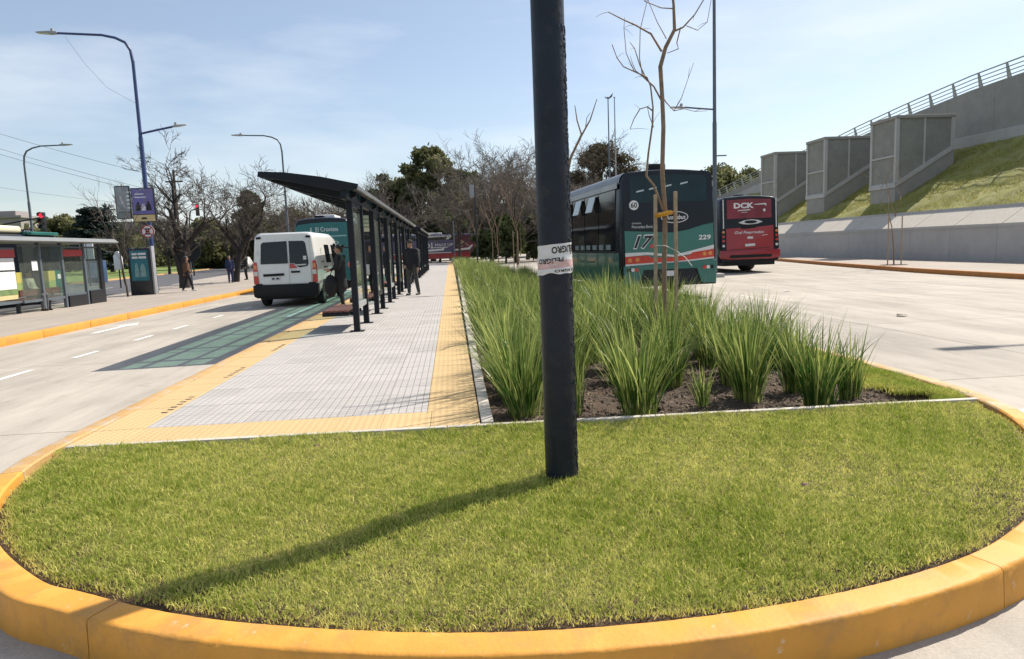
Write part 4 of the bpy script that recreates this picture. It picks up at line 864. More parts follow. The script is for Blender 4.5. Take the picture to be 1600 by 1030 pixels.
lm = curved_lamp((-13.4, 32.4, .15), 'tall blue street lamp with a low second arm and adverts on its pole', 11.05, -3.0, M_BLUE, .3, .095, low=(7.05, 1.4))
w = MB(); w.tube([(-16.1, 32.4, 11.35), (-15.4, 32.4, 10.2), (-14.6, 32.4, 9.2), (-13.45, 32.4, 8.5)], .006, 4); tag(w.build('loose_cable', M_GREYP), 'thin loose cable sagging from the arm of the blue street lamp to its pole', 'cable')
curved_lamp((-28.4, 50, .1), 'grey street lamp beyond the avenue at the far left, arm to the right', 9.3, 2.4, M_GREYP, .22, .085)
curved_lamp((-11.8, 52, .15), 'street lamp behind the white van, its arm pointing left', 9.9, -2.6, M_GREYP, .25, .085)
t = thing('street_lamp', (11.02, 28, 0), label='tall straight lamp post behind the green bus, with a side arm', cat='street lamp', group='tall street lamps')
a = MB(); a.tube([(0, 0, -.05), (0, 0, 6.3), (0, 0, 6.4), (0, 0, 12.3)], [.09, .085, .072, .06], 14); a.build('pole', M_GREYP, t, smooth=40)
MB().tube([(0, 0, 6.85), (-.9, 0, 6.93), (-1.3, 0, 6.97)], .035, 8).build('arm', M_GREYP, t, smooth=40); luminaire(t, (-1.25, 0, 6.93), (-1, 0, .05), .6)
MB().tube([(0, 0, 5.0), (.5, 0, 5.0)], .03, 6).build('bracket', M_GREYP, t)
MB().tube([(0, 0, 12.2), (-.05, 0, 12.7), (-.4, 0, 13.1), (-1.8, 0, 13.2)], .05, 8).build('arm', M_GREYP, t, smooth=40); luminaire(t, (-1.8, 0, 13.17), (-1, 0, .05), .8)
MB().box(-.3, .3, -.3, .3, -.01, .16).build('footing', M_CONCL, t, bevel=.02)
curved_lamp((16.6, 13.7, .0), 'street lamp outside the frame whose shadow tip falls on the right apron', 10.0, -1.6, M_GREYP, .2, .095)
for x, y, h, lab in ((14.15, 60, 14.0, 'left flagpole of the thin pair above the green bus'), (15.2, 62, 14.4, 'right flagpole of the thin pair above the green bus')):
    t = thing('flagpole', (x, y, 0), label=lab, cat='flagpole', group='thin flagpoles'); MB().tube([(0, 0, -.1), (0, 0, h*.5), (0, 0, h)], [.09, .07, .045], 10).build('pole', M_LUM if x > 15 else M_GREYP, t, smooth=40)
    MB().ball((0, 0, h+.06), .09, 8, 6).build('finial', M_LUM, t, smooth=60)
    if x < 15: MB().prism([(-.3, h+.15), (0, h), (.45, h+.45), (.35, h+.1), (.05, h-.08), (-.2, h)], -.03, .03, 'y').build('floodlight', M_GREYP, t)
t = thing('box_pole', (1.72, 45, .05), label='thin black pole with a grey box at its top, at the far bed edge', cat='pole')
MB().tube([(0, 0, -.05), (0, 0, 5.5)], .055, 10).build('pole', M_BLACK, t, smooth=40); MB().box(-.32, -.03, -.12, .12, 4.82, 5.62).build('box', M_LUM, t, bevel=.02)
t = thing('slim_post', (.35, 64, .1), label='slim dark post in front of the dark blue and red bus', cat='post'); MB().tube([(0, 0, -.1), (0, 0, 4.0)], .05, 8).build('pole', M_GREYP, t, smooth=40); MB().ball((0, 0, 4.02), .06, 8, 5).build('cap', M_GREYP, t)

# ------------------------------------------------------------------ adverts and signs on the left
M_PURP = mat('purple_poster', (.14, .12, .34), .45, .25, 2.2)
M_PURL = mat('poster_white', (.62, .60, .70), .5, .1, 3)
M_CREAM = mat('poster_cream', (.62, .47, .24), .5, .1, 3)
M_SIGNW = mat('sign_white', (.70, .70, .70), .45, .08, 3)
M_SIGNR = mat('sign_red', (.40, .02, .03), .45, .1, 3)
M_FRAME = mat('dark_frame', (.02, .024, .03), .4, .15, 4)
def pole_advert(x0, x1, z0, z1, label, ppl=True):
    xc = (x0+x1)/2; t = thing('pole_advert', (xc, 32.22, z0), label=label, cat='advert panel', group='advert panels on the blue lamp pole'); W, H = x1-x0, z1-z0
    MB().box(-W/2, W/2, -.05, .05, 0, H).build('case', M_FRAME, t, bevel=.015)
    if ppl:
        MB().box(-W/2+.05, W/2-.05, -.058, -.05, .34, H-.05).build('poster', M_PURP, t)
        MB().box(-W/2+.04, W/2-.04, -.06, -.05, .03, .31).build('footer', M_CREAM, t); MB().box(-.12, .1, -.064, -.06, .12, .2).build('footer_mark', M_INK, t)
        for q, (a, c, zz, hh) in enumerate(((-.33, .05, 1.2, .05), (-.33, .15, 1.06, .05))): MB().box(a, c, -.061, -.058, zz, zz+hh).build('headline_mark', M_PURL, t)
        for cx, hh in ((-.22, .38), (.0, .30), (.22, .42)):
            b = MB(); b.prism([(cx-.13, .5), (cx-.1, .5+hh*.55), (cx-.05, .5+hh*.7), (cx-.06, .5+hh*.9), (cx, .5+hh), (cx+.06, .5+hh*.9), (cx+.05, .5+hh*.7), (cx+.1, .5+hh*.55), (cx+.13, .5)], -.061, -.058, 'y'); b.build('printed_figure', M_INK if cx else M_PURL, t)
    else:
        MB().box(-W/2+.04, W/2-.04, -.056, -.05, .32, H-.05).build('poster', mat('grey_poster', (.26, .30, .34), .5, .2, 3), t)
        MB().box(-W/2+.04, W/2-.04, -.056, -.05, .03, .29).build('footer', mat('grey_footer', (.20, .22, .22), .5, .1, 3), t)
        for k in range(5): MB().box(W/2-.14, W/2-.02, -.06, -.056, .45+.17*k, .52+.17*k).build('printed_bar', M_SIGNW, t)
pole_advert(-13.98, -12.98, 3.34, 4.84, 'purple lit poster panel clamped to the blue lamp pole')
pole_advert(-14.66, -14.02, 3.5, 4.95, 'grey poster panel left of the purple one on the blue lamp pole', False)
t = thing('no_parking_sign', (-13.42, 32.2, 2.92), label='round no-parking sign with a crossed letter E on the lamp pole', cat='traffic sign')
MB().disc((0, 0, 0), .29, 'y', .02, 28).build('plate', M_SIGNW, t)
rg_ = MB(); n = 28; ring = []
for k in range(n): ring.append((math.cos(2*math.pi*k/n), math.sin(2*math.pi*k/n)))
v = [(c*.285, -.014, s*.285) for c, s in ring]+[(c*.235, -.014, s*.235) for c, s in ring]; rg_.add(v, [(k, (k+1) % n, (k+1) % n+n, k+n) for k in range(n)]); rg_.build('red_ring', M_SIGNR, t, recalc=False)
lettering(t, 'E', .18, .28, frame_M((-.09, -.0125, -.14), (1, 0, 0), (0, 0, 1)), M_INK, bold=.04)
for sgn in (1, -1):
    b = MB(); b.box(-.26, .26, -.018, -.015 - .001*sgn, -.022, .022, Matrix.Rotation(sgn*R(45), 4, 'Y')); b.build('red_bar', M_SIGNR, t)
M_TEAL = mat('teal_poster', (.03, .16, .21), .3, .3, 2.5)
M_TEALL = mat('poster_pale_figure', (.20, .33, .33), .4, .3, 6)
t = thing('advert_totem', (-13.46, 31.3, .15), rz=R(-3), label='black advert totem with a blue-green poster on the far pavement', cat='advert totem')
a = MB(); a.prism([(-.47, 0), (.47, 0), (.47, 1.98), (.40, 2.05), (.2, 2.02), (.0, 2.05), (-.2, 2.02), (-.40, 2.05), (-.47, 1.98)], -.17, .17, 'y'); a.build('case', M_FRAME, t, bevel=.02)
MB().box(-.36, .38, -.176, -.168, .62, 1.92).build('poster', M_TEAL, t)
for k, (x0, x1, z) in enumerate(((-.28, -.06, 1.73), (-.02, .32, 1.73), (-.28, -.04, 1.58), (.0, .32, 1.58))): MB().box(x0, x1, -.179, -.176, z, z+.09).build('headline_mark', M_SIGNW, t)
for x0, x1, z0, z1 in ((-.22, -.02, .78, 1.42), (.02, .26, .78, 1.38)):
    b = MB(); b.prism([(x0, z0), (x1, z0), (x1-.02, z0+.35), (x1-.05, z1-.1), ((x0+x1)/2, z1), (x0+.04, z1-.12), (x0+.01, z0+.3)], -.179, -.176, 'y'); b.build('printed_figure', M_TEALL, t)
MB().box(.48, .56, -.12, .14, 0, 2.1).build('side_post', M_LUM, t, bevel=.01)
t = thing('octagon_sign', (-13.98, 38.4, .1), label='dark back of an eight-sided sign behind the thick bare tree', cat='traffic sign')
MB().tube([(0, .05, -.1), (0, .05, 2.5)], .04, 8).build('post', M_GREYP, t); a = MB(); a.prism([(.66*math.cos(R(22.5+45*k)), 1.98+.66*math.sin(R(22.5+45*k))) for k in range(8)], -.02, .02, 'y'); a.build('plate', M_FRAME, t)
# traffic light and street-name board at far left
t = thing('traffic_light', (-34.0, 48, 0), label='red-lit traffic light hanging from a long mast arm at far left', cat='traffic light', group='traffic lights')
MB().tube([(0, 0, 0), (0, 0, 3.4)], .10, 10).build('pole', M_BLACK, t, smooth=40); MB().tube([(0, 0, 3.3), (3.0, 0, 4.0), (5.6, 0, 4.45), (7.4, 0, 4.72)], [.08, .07, .055, .045], 8).build('mast_arm', M_BLACK, t, smooth=40)
MB().box(7.32, 7.62, -.12, .14, 3.78, 5.05).build('housing', M_BLACK, t, bevel=.03)
for k, (c, e) in enumerate((((.75, .02, .05), 1.2), ((.06, .04, .01), 0), ((.02, .05, .03), 0))):
    q = MB(); q.disc((7.47, -.13, 4.84-.4*k), .15, 'y', .03, 16); q.build('lamp', mat('signal_%d' % k, c, .3, .05, 3, emit=e), t)
    b = MB(); b.prism([(7.3, 4.80-.4*k), (7.3, 5.0-.4*k), (7.47, 5.06-.4*k), (7.64, 5.0-.4*k), (7.64, 4.80-.4*k), (7.61, 4.8-.4*k), (7.61, 4.98-.4*k), (7.47, 5.03-.4*k), (7.33, 4.98-.4*k), (7.33, 4.8-.4*k)], -.33, -.12, 'y'); b.build('visor', M_BLACK, t)
t = thing('street_name_board', (-28.0, 48, 3.85), label='dark street-name board hung under the traffic light mast arm', cat='street sign')
MB().box(-.6, .75, -.03, .03, -.15, .15).build('board', mat('dark_board', (.05, .03, .03), .5, .1, 3), t, bevel=.01)
for k in range(8):
    if k in (4,): continue
    MB().box(-.45+.14*k, -.36+.14*k, -.036, -.03, -.06, .07).build('lettering_mark', M_SIGNW, t)
for x in (-.4, .55): MB().tube([(x, 0, .14), (x, 0, .62)], .015, 5).build('hanger', M_BLACK, t)
t = thing('traffic_light', (-25.2, 70, 0), label='small distant red-lit traffic light between the two bare street trees', cat='traffic light', group='traffic lights')
MB().tube([(0, 0, 0), (0, 0, 5.4), (.2, 0, 6.3)], .07, 8).build('pole', M_BLACK, t); MB().tube([(.2, 0, 6.3), (.9, 0, 6.5)], .05, 6).build('mast_arm', M_BLACK, t); MB().box(.72, 1.02, -.12, .12, 5.8, 6.95).build('housing', M_BLACK, t, bevel=.02)
q = MB(); q.disc((.87, -.14, 6.7), .14, 'y', .03, 14); q.build('lamp', MATS['signal_0'], t)
for x, y, h, lab, top in ((-20.7, 45, 2.1, 'small white sign on a post across the avenue, right of the totem', True), (-19.3, 46, 5.2, 'thin dark post beside the small white sign', False)):
    t = thing('sign_post', (x, y, .0), label=lab, cat='sign post'); MB().tube([(0, 0, -.05), (0, 0, h)], .045, 8).build('post', M_FRAME, t)
    if top: a = MB(); a.prism([(-.25, h-.95), (.25, h-.95), (.25, h-.1), (.08, h+.18), (-.08, h+.18), (-.25, h-.1)], -.08, .08, 'y'); a.build('plate', M_SIGNW, t, bevel=.03)
    else: MB().box(-.06, .06, -.05, .05, h*.34, h*.34+.35).build('clamp', M_LUM, t)
for x, y, lab in ((-25.5, 51, 'small white advert plate on a post by the far avenue, left of the slender tree'),):
    t = thing('sign_post', (x, y, 0), label=lab, cat='sign post'); MB().tube([(0, 0, -.05), (0, 0, 3.0)], .05, 8).build('post', M_FRAME, t); MB().box(-.45, .45, -.04, .04, 1.9, 3.0).build('plate', M_SIGNW, t, bevel=.01)
t = thing('news_kiosk', (-27.5, 56, .1), label='small blue advert box standing by the park edge', cat='advert box'); MB().box(-.7, .7, -.3, .3, 0, 1.7).build('case', mat('blue_case', (.05, .09, .18), .4, .2, 2), t, bevel=.04); MB().box(-.5, .5, -.31, -.3, .4, 1.55).build('poster', mat('blue_poster', (.16, .24, .40), .4, .3, 4), t)
# overhead wires
for k, (za, zb, lab) in enumerate(((13.2, 8.2, 'topmost overhead wire crossing the left sky'), (12.0, 6.9, 'second overhead wire crossing the left sky'), (11.5, 6.6, 'third overhead wire crossing the left sky'), (8.2, 5.9, 'lowest faint overhead wire at the left'))):
    a, c = Vector((-40, 60, za+.6)), Vector((-22.5, 60, zb)); w = MB()
    w.tube([a.lerp(c, u)-Vector((0, 0, .9*u*(1-u))) for u in np.linspace(0, 1, 14)], .014 if k < 3 else .009, 4); tag(w.build('overhead_wire', M_GREYP), lab, 'wire', 'overhead wires')
t = thing('utility_pole', (-22.5, 60, 0), label='wooden utility pole behind the banner that carries the overhead wires', cat='utility pole'); MB().tube([(0, 0, 0), (0, 0, 9)], [.14, .1], 8).build('pole', M_BARK, t); MB().box(-.7, .7, -.05, .05, 8.0, 8.12).build('cross_arm', M_BARK, t)
t = thing('utility_pole', (-40, 60, 0), label='wooden utility pole outside the left edge that carries the overhead wires', cat='utility pole'); MB().tube([(0, 0, 0), (0, 0, 14.3)], [.16, .1], 8).build('pole', M_BARK, t); MB().box(-.7, .7, -.05, .05, 13.4, 13.52).build('cross_arm', M_BARK, t)
# far tower block at the left
t = thing('tower_block', (-119, 200, 0), label='distant grey tower block over the trees at far left', cat='building'); M_BLD = mat('far_plaster', (.30, .27, .26), .8, .1, .3); M_WIN = mat('far_window', (.05, .055, .065), .2, .2, 1)
MB().box(-5, 5, -4, 4, 0, 14.5).build('wall', M_BLD, t); MB().box(-5.6, 5.6, -4.6, 4.6, 14.5, 15.1).build('roof', M_BLD, t); MB().box(-3, 3.4, -3, 3, 15.1, 16.4).build('roof_house', M_BLD, t)
wm = MB().box(-.7, .7, -.05, .05, 0, 1.3).mesh('window', M_WIN)
for i in range(4):
    for j in range(4): o = bpy.data.objects.new('window', wm); link(o, t); o.location = (-3.6+2.4*i, -4.02, 2+3*j)
t = thing('tower_block', (-82, 190, 0), label='pale distant building behind the banner', cat='building'); MB().box(-8, 8, -4, 4, 0, 11.5).build('wall', MATS['far_plaster'], t); MB().box(-8.3, 8.3, -4.3, 4.3, 11.5, 11.9).build('roof', M_BLD, t)
for i in range(6):
    for j in range(3): o = bpy.data.objects.new('window', wm); link(o, t); o.location = (-6+2.4*i, -4.02, 2+3*j)

# ------------------------------------------------------------------ bus shelters
M_SHEL = mat('shelter_steel', (.008, .011, .018), .4, .2, 5, spec=.22)
M_ROOFG = clear_glass('green_roof_glass', (.42, .62, .55))
M_WALLG = clear_glass('shelter_wall_glass', (.82, .88, .84), dirt=.06)
M_BENCH = mat('bench_wood', (.17, .06, .05), .6, .2, 9)
M_SHINE = mat('roof_glass_shine', (.5, .52, .54), .3, .05, 3, metal=.8)  # pale colour that imitates shine on the roof glass edge
ROOF = [(-1.36, 2.83), (-.95, 2.80), (-.35, 2.71), (.22, 2.57)]        # roof section, x from the post line, z above the platform
def roof_z(x): return float(np.interp(x, [p[0] for p in ROOF], [p[1] for p in ROOF]))
def shelter(loc, bays, label, benches, sign=True):
    t = thing('bus_shelter', loc, label=label, cat='bus shelter', group='black bus shelters on the platform'); per, gap = 3.45, 1.43; L = per*(bays-1)+gap; y0, y1 = -.62, L+.62
    for k in range(bays):
        yb = per*k
        for dy in (0, gap):
            MB().box(-.055, .055, yb+dy-.055, yb+dy+.055, 0, 2.58).build('post', M_SHEL, t, bevel=.008, bseg=1)
            MB().box(-.13, .13, yb+dy-.11, yb+dy+.11, 0, .014).build('foot_plate', M_SHEL, t)
            a = MB(); a.prism([(-1.33, 2.74), (-1.30, 2.775), (-.9, 2.74), (-.3, 2.65), (.16, 2.53), (.14, 2.44), (-.02, 2.38), (-.5, 2.50), (-1.0, 2.65)], yb+dy-.04, yb+dy+.04, 'y'); a.build('roof_beam', M_SHEL, t)
        g_ = MB().box(-.006, .006, yb+.06, yb+gap-.06, .50, 2.28).build('glass_panel', M_WALLG, t)
        MB().box(-.03, .03, yb+.055, yb+gap-.055, .40, .50).build('rail', M_SHEL if k % 2 else M_LUM, t); MB().box(-.03, .03, yb+.055, yb+gap-.055, 2.28, 2.36).build('rail', M_SHEL, t)
        if k in benches:
            bn = MB(); bn.box(-.62, -.14, yb+.02, yb+gap+.0, .29, .36); s_ = bn.build('bench', M_SHEL, t, bevel=.01)
            for q in range(5): MB().box(-.61+.094*q, -.61+.094*q+.08, yb+.0, yb+gap+.02, .362, .40).build('slat', M_BENCH, s_, bevel=.006, bseg=1)
            MB().box(-.14, -.05, yb+.3, yb+.36, .28, .34).build('bracket', M_SHEL, s_); MB().box(-.14, -.05, yb+gap-.36, yb+gap-.3, .28, .34).build('bracket', M_SHEL, s_)
    # long members
    for x, w in ((-1.33, .06), (-.80, .05), (-.32, .05), (.17, .06)):
        MB().box(x-w/2, x+w/2, y0, y1, roof_z(x)-.075, roof_z(x)-.015).build('purlin', M_SHEL, t)
    a = MB(); a.prism([(-1.38, 2.77), (-1.38, 2.845), (-1.08, 2.825), (-1.08, 2.76)], y0, y1, 'y'); a.build('fascia', M_SHEL, t)
    a = MB(); a.prism([(.16, 2.53), (.16, 2.605), (.25, 2.585), (.25, 2.52)], y0, y1, 'y'); a.build('rear_shine_strip', M_SHINE, t)  # glass shine along the rear edge, drawn as a pale strip
    MB().box(-.05, .05, y0, y1, 2.36, 2.56).build('head_beam', M_SHEL, t)
    for yy, s in ((y0, 1), (y1, -1)):
        a = MB(); a.prism([(-1.40, 2.77), (-1.38, 2.855), (-.95, 2.83), (-.35, 2.74), (.26, 2.60), (.24, 2.52), (-.1, 2.50), (-.9, 2.68)], yy-.025, yy+.025, 'y'); a.build('end_fascia', M_SHEL, t)
    # roof panes, three rows
    n = bays*2; ps = (y1-y0-.06)/n
    for (xa, xb) in ((-1.08, -.80), (-.80, -.32), (-.32, .17)):
        for k in range(n):
            ya = y0+.03+ps*k; xs_ = (xa+.02, xb-.02); a = MB()
            a.loft([[(xs_[0], yy, roof_z(xs_[0])-.012), (xs_[1], yy, roof_z(xs_[1])-.012), (xs_[1], yy, roof_z(xs_[1])-.002), (xs_[0], yy, roof_z(xs_[0])-.002)] for yy in (ya+.02, ya+ps-.02)]); a.build('roof_pane', M_ROOFG, t)
    for k in range(n+1):
        ya = y0+.03+ps*k; a = MB(); a.prism([(-1.2, roof_z(-1.2)-.05), (-.97, roof_z(-.97)-.05), (-.42, roof_z(-.42)-.05), (.17, roof_z(.17)-.05), (.17, roof_z(.17)), (-.42, roof_z(-.42)), (-.97, roof_z(-.97)), (-1.2, roof_z(-1.2))], ya-.02, ya+.02, 'y'); a.build('glazing_bar', M_SHEL, t)
    if sign:
        s_ = thing('route_board', (loc[0]-.42, loc[1]+5.75, loc[2]+1.98), label='small pale route board hanging under the near shelter roof', cat='route board')
        MB().box(-.14, .14, -.02, .02, 0, .42).build('board', mat('route_board_face', (.62, .62, .5), .5, .1, 5), s_, bevel=.01)
        for z in (.1, .2, .3): MB().box(-.1, .1, -.025, -.02, z, z+.035).build('printed_bar', mat('printed_green', (.25, .35, .25), .5, .1, 4), s_)
        for x in (-.1, .1): MB().tube([(x, 0, .41), (x, 0, .62)], .008, 5).build('hanger', M_SHEL, s_)
    return t
shelter((-1.78, 12.72, .17), 6, 'near long black bus shelter with green glass roof on the platform', (0, 1, 3))
shelter((-1.70, 36.2, .17), 5, 'farther black bus shelter at the end of the platform', (1, 3), False)

# shelter on the far pavement, seen from behind the lane
M_GREYR = mat('grey_roof_sheet', (.19, .20, .20), .5, .12, 2)
M_REDB = mat('red_band', (.38, .04, .04), .5, .1, 3)
t = thing('bus_shelter', (-13.05, 20.4, .15), label='older grey-roofed glass bus shelter on the far pavement at left', cat='bus shelter')
a = MB(); a.prism([(-1.1, 2.18), (-1.1, 2.24), (-.4, 2.36), (.35, 2.33), (.5, 2.2), (.4, 2.16), (-.3, 2.2)], -6.5, 7.1, 'y'); a.build('roof', M_GREYR, t, bevel=.01, bseg=1)
for y in (-5, -2.2, .35, 2.75, 4.0, 5.4, 6.55): MB().box(-.05, .05, y-.05, y+.05, 0, 2.25).build('post', M_GREYP, t, bevel=.006, bseg=1)
for y0_, y1_, z0_, top in ((-5, -2.2, .4, 2.0), (-2.2, .35, .4, 2.0), (.35, 1.55, .42, 1.95), (1.65, 4.0, .4, 2.05), (4.05, 5.35, .45, 2.0), (5.45, 6.5, .5, 2.0)):
    MB().box(-.008, .008, y0_+.06, y1_-.06, z0_, top).build('glass_panel', M_WALLG, t); MB().box(-.03, .03, y0_+.05, y1_-.05, z0_-.08, z0_).build('rail', M_GREYP, t)
    MB().box(-.03, .03, y0_+.05, y1_-.05, top, top+.06).build('rail', M_GREYP, t)
for y0_, y1_ in ((.42, 1.5), (4.1, 5.3)): MB().box(-.02, .03, y0_, y1_, 1.72, 1.95).build('red_band', M_REDB, t)
MB().box(.012, .03, .5, 1.42, 1.35, 1.7).build('notice', M_SIGNW, t); MB().box(.012, .03, .5, 1.42, .78, 1.3).build('notice', M_SIGNW, t); MB().box(.012, .03, .5, 1.42, .48, .6).build('yellow_notice', M_CREAM, t)
MB().box(.012, .02, 2.3, 2.6, 1.3, 1.6).build('notice', M_SIGNW, t)
MB().box(-.08, .08, 4.1, 5.3, 0, .38).build('base_panel', M_BLACK, t); MB().box(-.08, .08, 5.5, 6.5, 0, .48).build('base_panel', M_BLACK, t); MB().box(-.06, .06, 6.4, 6.62, .0, 2.05).build('end_frame', M_BLACK, t)
bn = MB().box(-.55, -.1, 1.7, 3.9, .40, .45).build('bench', M_BENCH, t, bevel=.01); MB().box(-.12, -.07, 1.7, 3.9, .52, .72).build('back_slat', M_BENCH, bn)
for y in (2.0, 3.6): MB().box(-.4, -.3, y-.04, y+.04, 0, .40).build('leg', M_BLACK, bn)

# litter on the right apron
for x, y, m, lab in ((8.5, 12.3, M_CHIP, 'brown fallen leaf lying on the right apron'), (9.65, 19.1, M_SIGNW, 'white scrap of litter on the right apron')):
    b = MB(); b.add([(-.12, -.05, .01), (.0, -.09, .05), (.13, -.02, .012), (.08, .08, .03), (-.06, .07, .045)], [(0, 1, 4), (1, 2, 3), (1, 3, 4)]); o = b.build('litter', m, recalc=False); o.location = (x, y, .0); tag(o, lab, 'litter')
for x, y, lab in ((-1.05, 5.0, 'brown fallen leaf on the lawn, left of the pole'), (1.95, 3.62, 'brown fallen leaf on the lawn, right of the pole')):
    b = MB(); b.add([(-.025, -.012, 0), (.0, -.02, .012), (.03, -.005, .0), (.02, .02, .01), (-.015, .016, .012)], [(0, 1, 4), (1, 2, 3), (1, 3, 4)]); o = b.build('fallen_leaf', mat('dead_leaf', (.10, .055, .03), .8, .3, 30), recalc=False); o.location = (x, y, float(lawn_z(x, y))+.025); tag(o, lab, 'leaf')
# ------------------------------------------------------------------ vehicles (local axes: x right, y forward, z up; origin under the middle of the rear)
M_TYRE = mat('tyre', (.015, .015, .015), .85, .2, 10)
M_RIM = mat('wheel_rim', (.32, .32, .33), .4, .1, 5, metal=.6)
M_DARKG = mat('vehicle_glass', (.006, .009, .013), .06, .1, 2, spec=.4)
M_BLK = mat('black_trim', (.012, .013, .015), .5, .2, 5, spec=.25)
M_GREENB = mat('bus_green', (.012, .13, .105), .32, .1, 1.5, coat=.4, dirt=((.06, .11, .09), 2.2, .58, .35))
M_NAVYB = mat('bus_black', (.008, .011, .018), .22, .15, 2, spec=.3)
M_REDBUS = mat('bus_red', (.30, .012, .022), .35, .1, 1.5, coat=.4)
M_LAMPR = mat('red_lens', (.50, .02, .015), .2, .15, 12, coat=.5)
M_LAMPO = mat('orange_lens', (.65, .22, .05), .2, .15, 12, coat=.5)
M_LAMPW = mat('clear_lens', (.65, .65, .62), .2, .1, 8, coat=.5)
M_PLATE = mat('number_plate', (.62, .62, .62), .4, .1, 8)
M_VWHITE = mat('van_white', (.74, .74, .73), .3, .04, 1.5, coat=.5)
M_ROOFW = mat('bus_roof', (.42, .44, .45), .5, .15, 1.5)
M_SILVER = mat('silver_line', (.62, .62, .60), .35, .06, 4)
def wheel(parent, x, y, r, w, side):
    t = MB(); xo = x; n = 24; prof = [(r*.62, 0), (r*.93, 0), (r, w*.12), (r, w*.88), (r*.93, w), (r*.62, w)]
    rings = [[(xo-side*d, y+rr3*math.cos(2*math.pi*k/n), r+rr3*math.sin(2*math.pi*k/n)) for k in range(n)] for rr3, d in prof]
    ty = t.loft(rings, caps=False).build('tyre', M_TYRE, parent, smooth=40)
    rm = MB(); rings = [[(xo-side*d, y+rr3*math.cos(2*math.pi*k/n), r+rr3*math.sin(2*math.pi*k/n)) for k in range(n)] for rr3, d in ((r*.63, .01), (r*.55, .02), (r*.48, .07), (r*.22, .03), (r*.16, -.0), (r*.02, -.005))]
    rm.loft(rings, caps=True).build('rim', M_RIM, ty, smooth=30); return ty
def section(w, h, zb, y, rc=.28, lean=.06, crown=.06):
    hw = w/2; pts = [(-hw+.05, zb), (-hw, zb+.1), (-hw, 1.3), (-hw+lean*.5, 2.3), (-hw+lean, h-rc-.05)]
    for k in range(1, 5): a = math.pi/2*k/4; pts.append((-hw+lean+rc*(1-math.cos(a)), h-.05-rc+rc*math.sin(a)))
    pts.append((-hw*.35, h-.05+crown*.75)); full = pts+[(0, h-.05+crown)]+[(-x, z) for x, z in reversed(pts)]
    return [(x, y, z) for x, z in full]
def bus_body(t, L, W, H, body, zb=.38, rear_rake=.10):
    secs = []
    for y, s, dz in ((0, .955, -.05), (.06, .985, -.015), (.22, 1., 0), (L-.5, 1., 0), (L-.15, .985, -.02), (L, .93, -.09)):
        sc = section(W*s, H+dz, zb, y); secs.append([(x, yy+(rear_rake*max(0, z-1.2)/2.2 if y < .3 else -(.12*max(0, z-1.)/2.2 if y > L-.6 else 0)), z) for x, yy, z in sc])
    return MB().loft(secs).build('body', body, t, smooth=38)
def side_windows(t, side, W, spec, z0, z1, m=None, proud=.014, lean=.0):
    for (a, c) in spec:
        x = side*(W/2); b = MB(); lo, hi = x+side*proud, x+side*proud-side*.05
        b.loft([[(lo-side*.03, y, z0), (lo, y, z0+.0), (hi+side*.004, y, z1), (hi-side*.03, y, z1)] for y in (a, c)]); b.build('window', m or M_DARKG, t)
def rear_poly(t, name, poly, m, y, d=.012):
    b = MB(); b.prism(poly, y-d, y, 'y'); return b.build(name, m, t)
def ry(z, rake=.10): return rake*max(0, z-1.2)/2.2
def raked(t, name, poly, m, off, d=.014):
    """Panel on the raked rear: poly of (x, z)."""
    b = MB(); n = len(poly); v = [(x, ry(z)-off, z) for x, z in poly]+[(x, ry(z)-off+d, z) for x, z in poly]
    b.add(v, [tuple(range(n)), tuple(range(2*n-1, n-1, -1))]+[(i, i+n, (i+1) % n+n, (i+1) % n) for i in range(n)]); return b.build(name, m, t)
def rtext(t, s, x, z, w, h, m, off, shear=0., bold=0., name='lettering'):
    return lettering(t, s, w, h, frame_M((x, ry(z)-off, z), (1, 0, 0), (0, .045 if z > 1.2 else 0, 1)), m, shear, bold, name)
def ellipse(cx, cz, a, b_, n=28): return [(cx+a*math.cos(2*math.pi*k/n), cz+b_*math.sin(2*math.pi*k/n)) for k in range(n)]

# --- green bus of line 17
GL, GW, GH = 11.6, 2.6, 3.42
th = R(3.8); cx, cy = 4.62+1.345*math.cos(th), 18.3+1.345*math.sin(th)
gb = thing('city_bus', (cx, cy, 0), th, 'dark green city bus with black rear window and big 17 behind the planting bed', 'bus', 'city buses'); gb.scale = (1.06, 1, 1.035)
bus_body(gb, GL, GW, GH, M_NAVYB)
for s in (-1, 1): MB().box(s*1.296-.02, s*1.296+.012, .2, 11.3, .42, 1.27).build('side_panel', M_GREENB, gb, bevel=.008, bseg=1)
side_windows(gb, -1, GW, [(.55+1.62*k, .55+1.62*k+1.56) for k in range(6)]+[(10.4, 11.3)], 1.33, 2.95); side_windows(gb, 1, GW, [(.55+1.62*k, .55+1.62*k+1.56) for k in range(6)], 1.33, 2.95)
for s in (-1, 1): MB().box(s*1.30-.012, s*1.30+.012, .3, 11.4, 2.96, 3.10).build('roof_rail', M_ROOFW, gb); MB().box(s*1.298-.016, s*1.298+.016, .42, 11.4, 1.25, 1.32).build('waist_trim', M_BLK, gb)
for k in range(4):                                           # half-open hopper panes
    y = 2.35+1.62*k; M = Matrix.Translation((-1.305, y, 2.9)) @ Matrix.Rotation(R(16), 4, 'Y'); MB().box(-.012, .006, 0, .72, -.46, 0, M).build('hopper_pane', mat('hopper_glass', (.33, .37, .38), .12, .1, 3), gb)
for k in range(6): MB().box(-1.322, -1.30, .9+.72*k, 1.35+.72*k, 1.36, 1.50).build('window_sticker', mat('grey_sticker', (.20, .24, .24), .5, .2, 6), gb)
MB().box(-1.312, -1.29, .75, 1.35, .5, 1.15).build('engine_grille', M_BLK, gb)
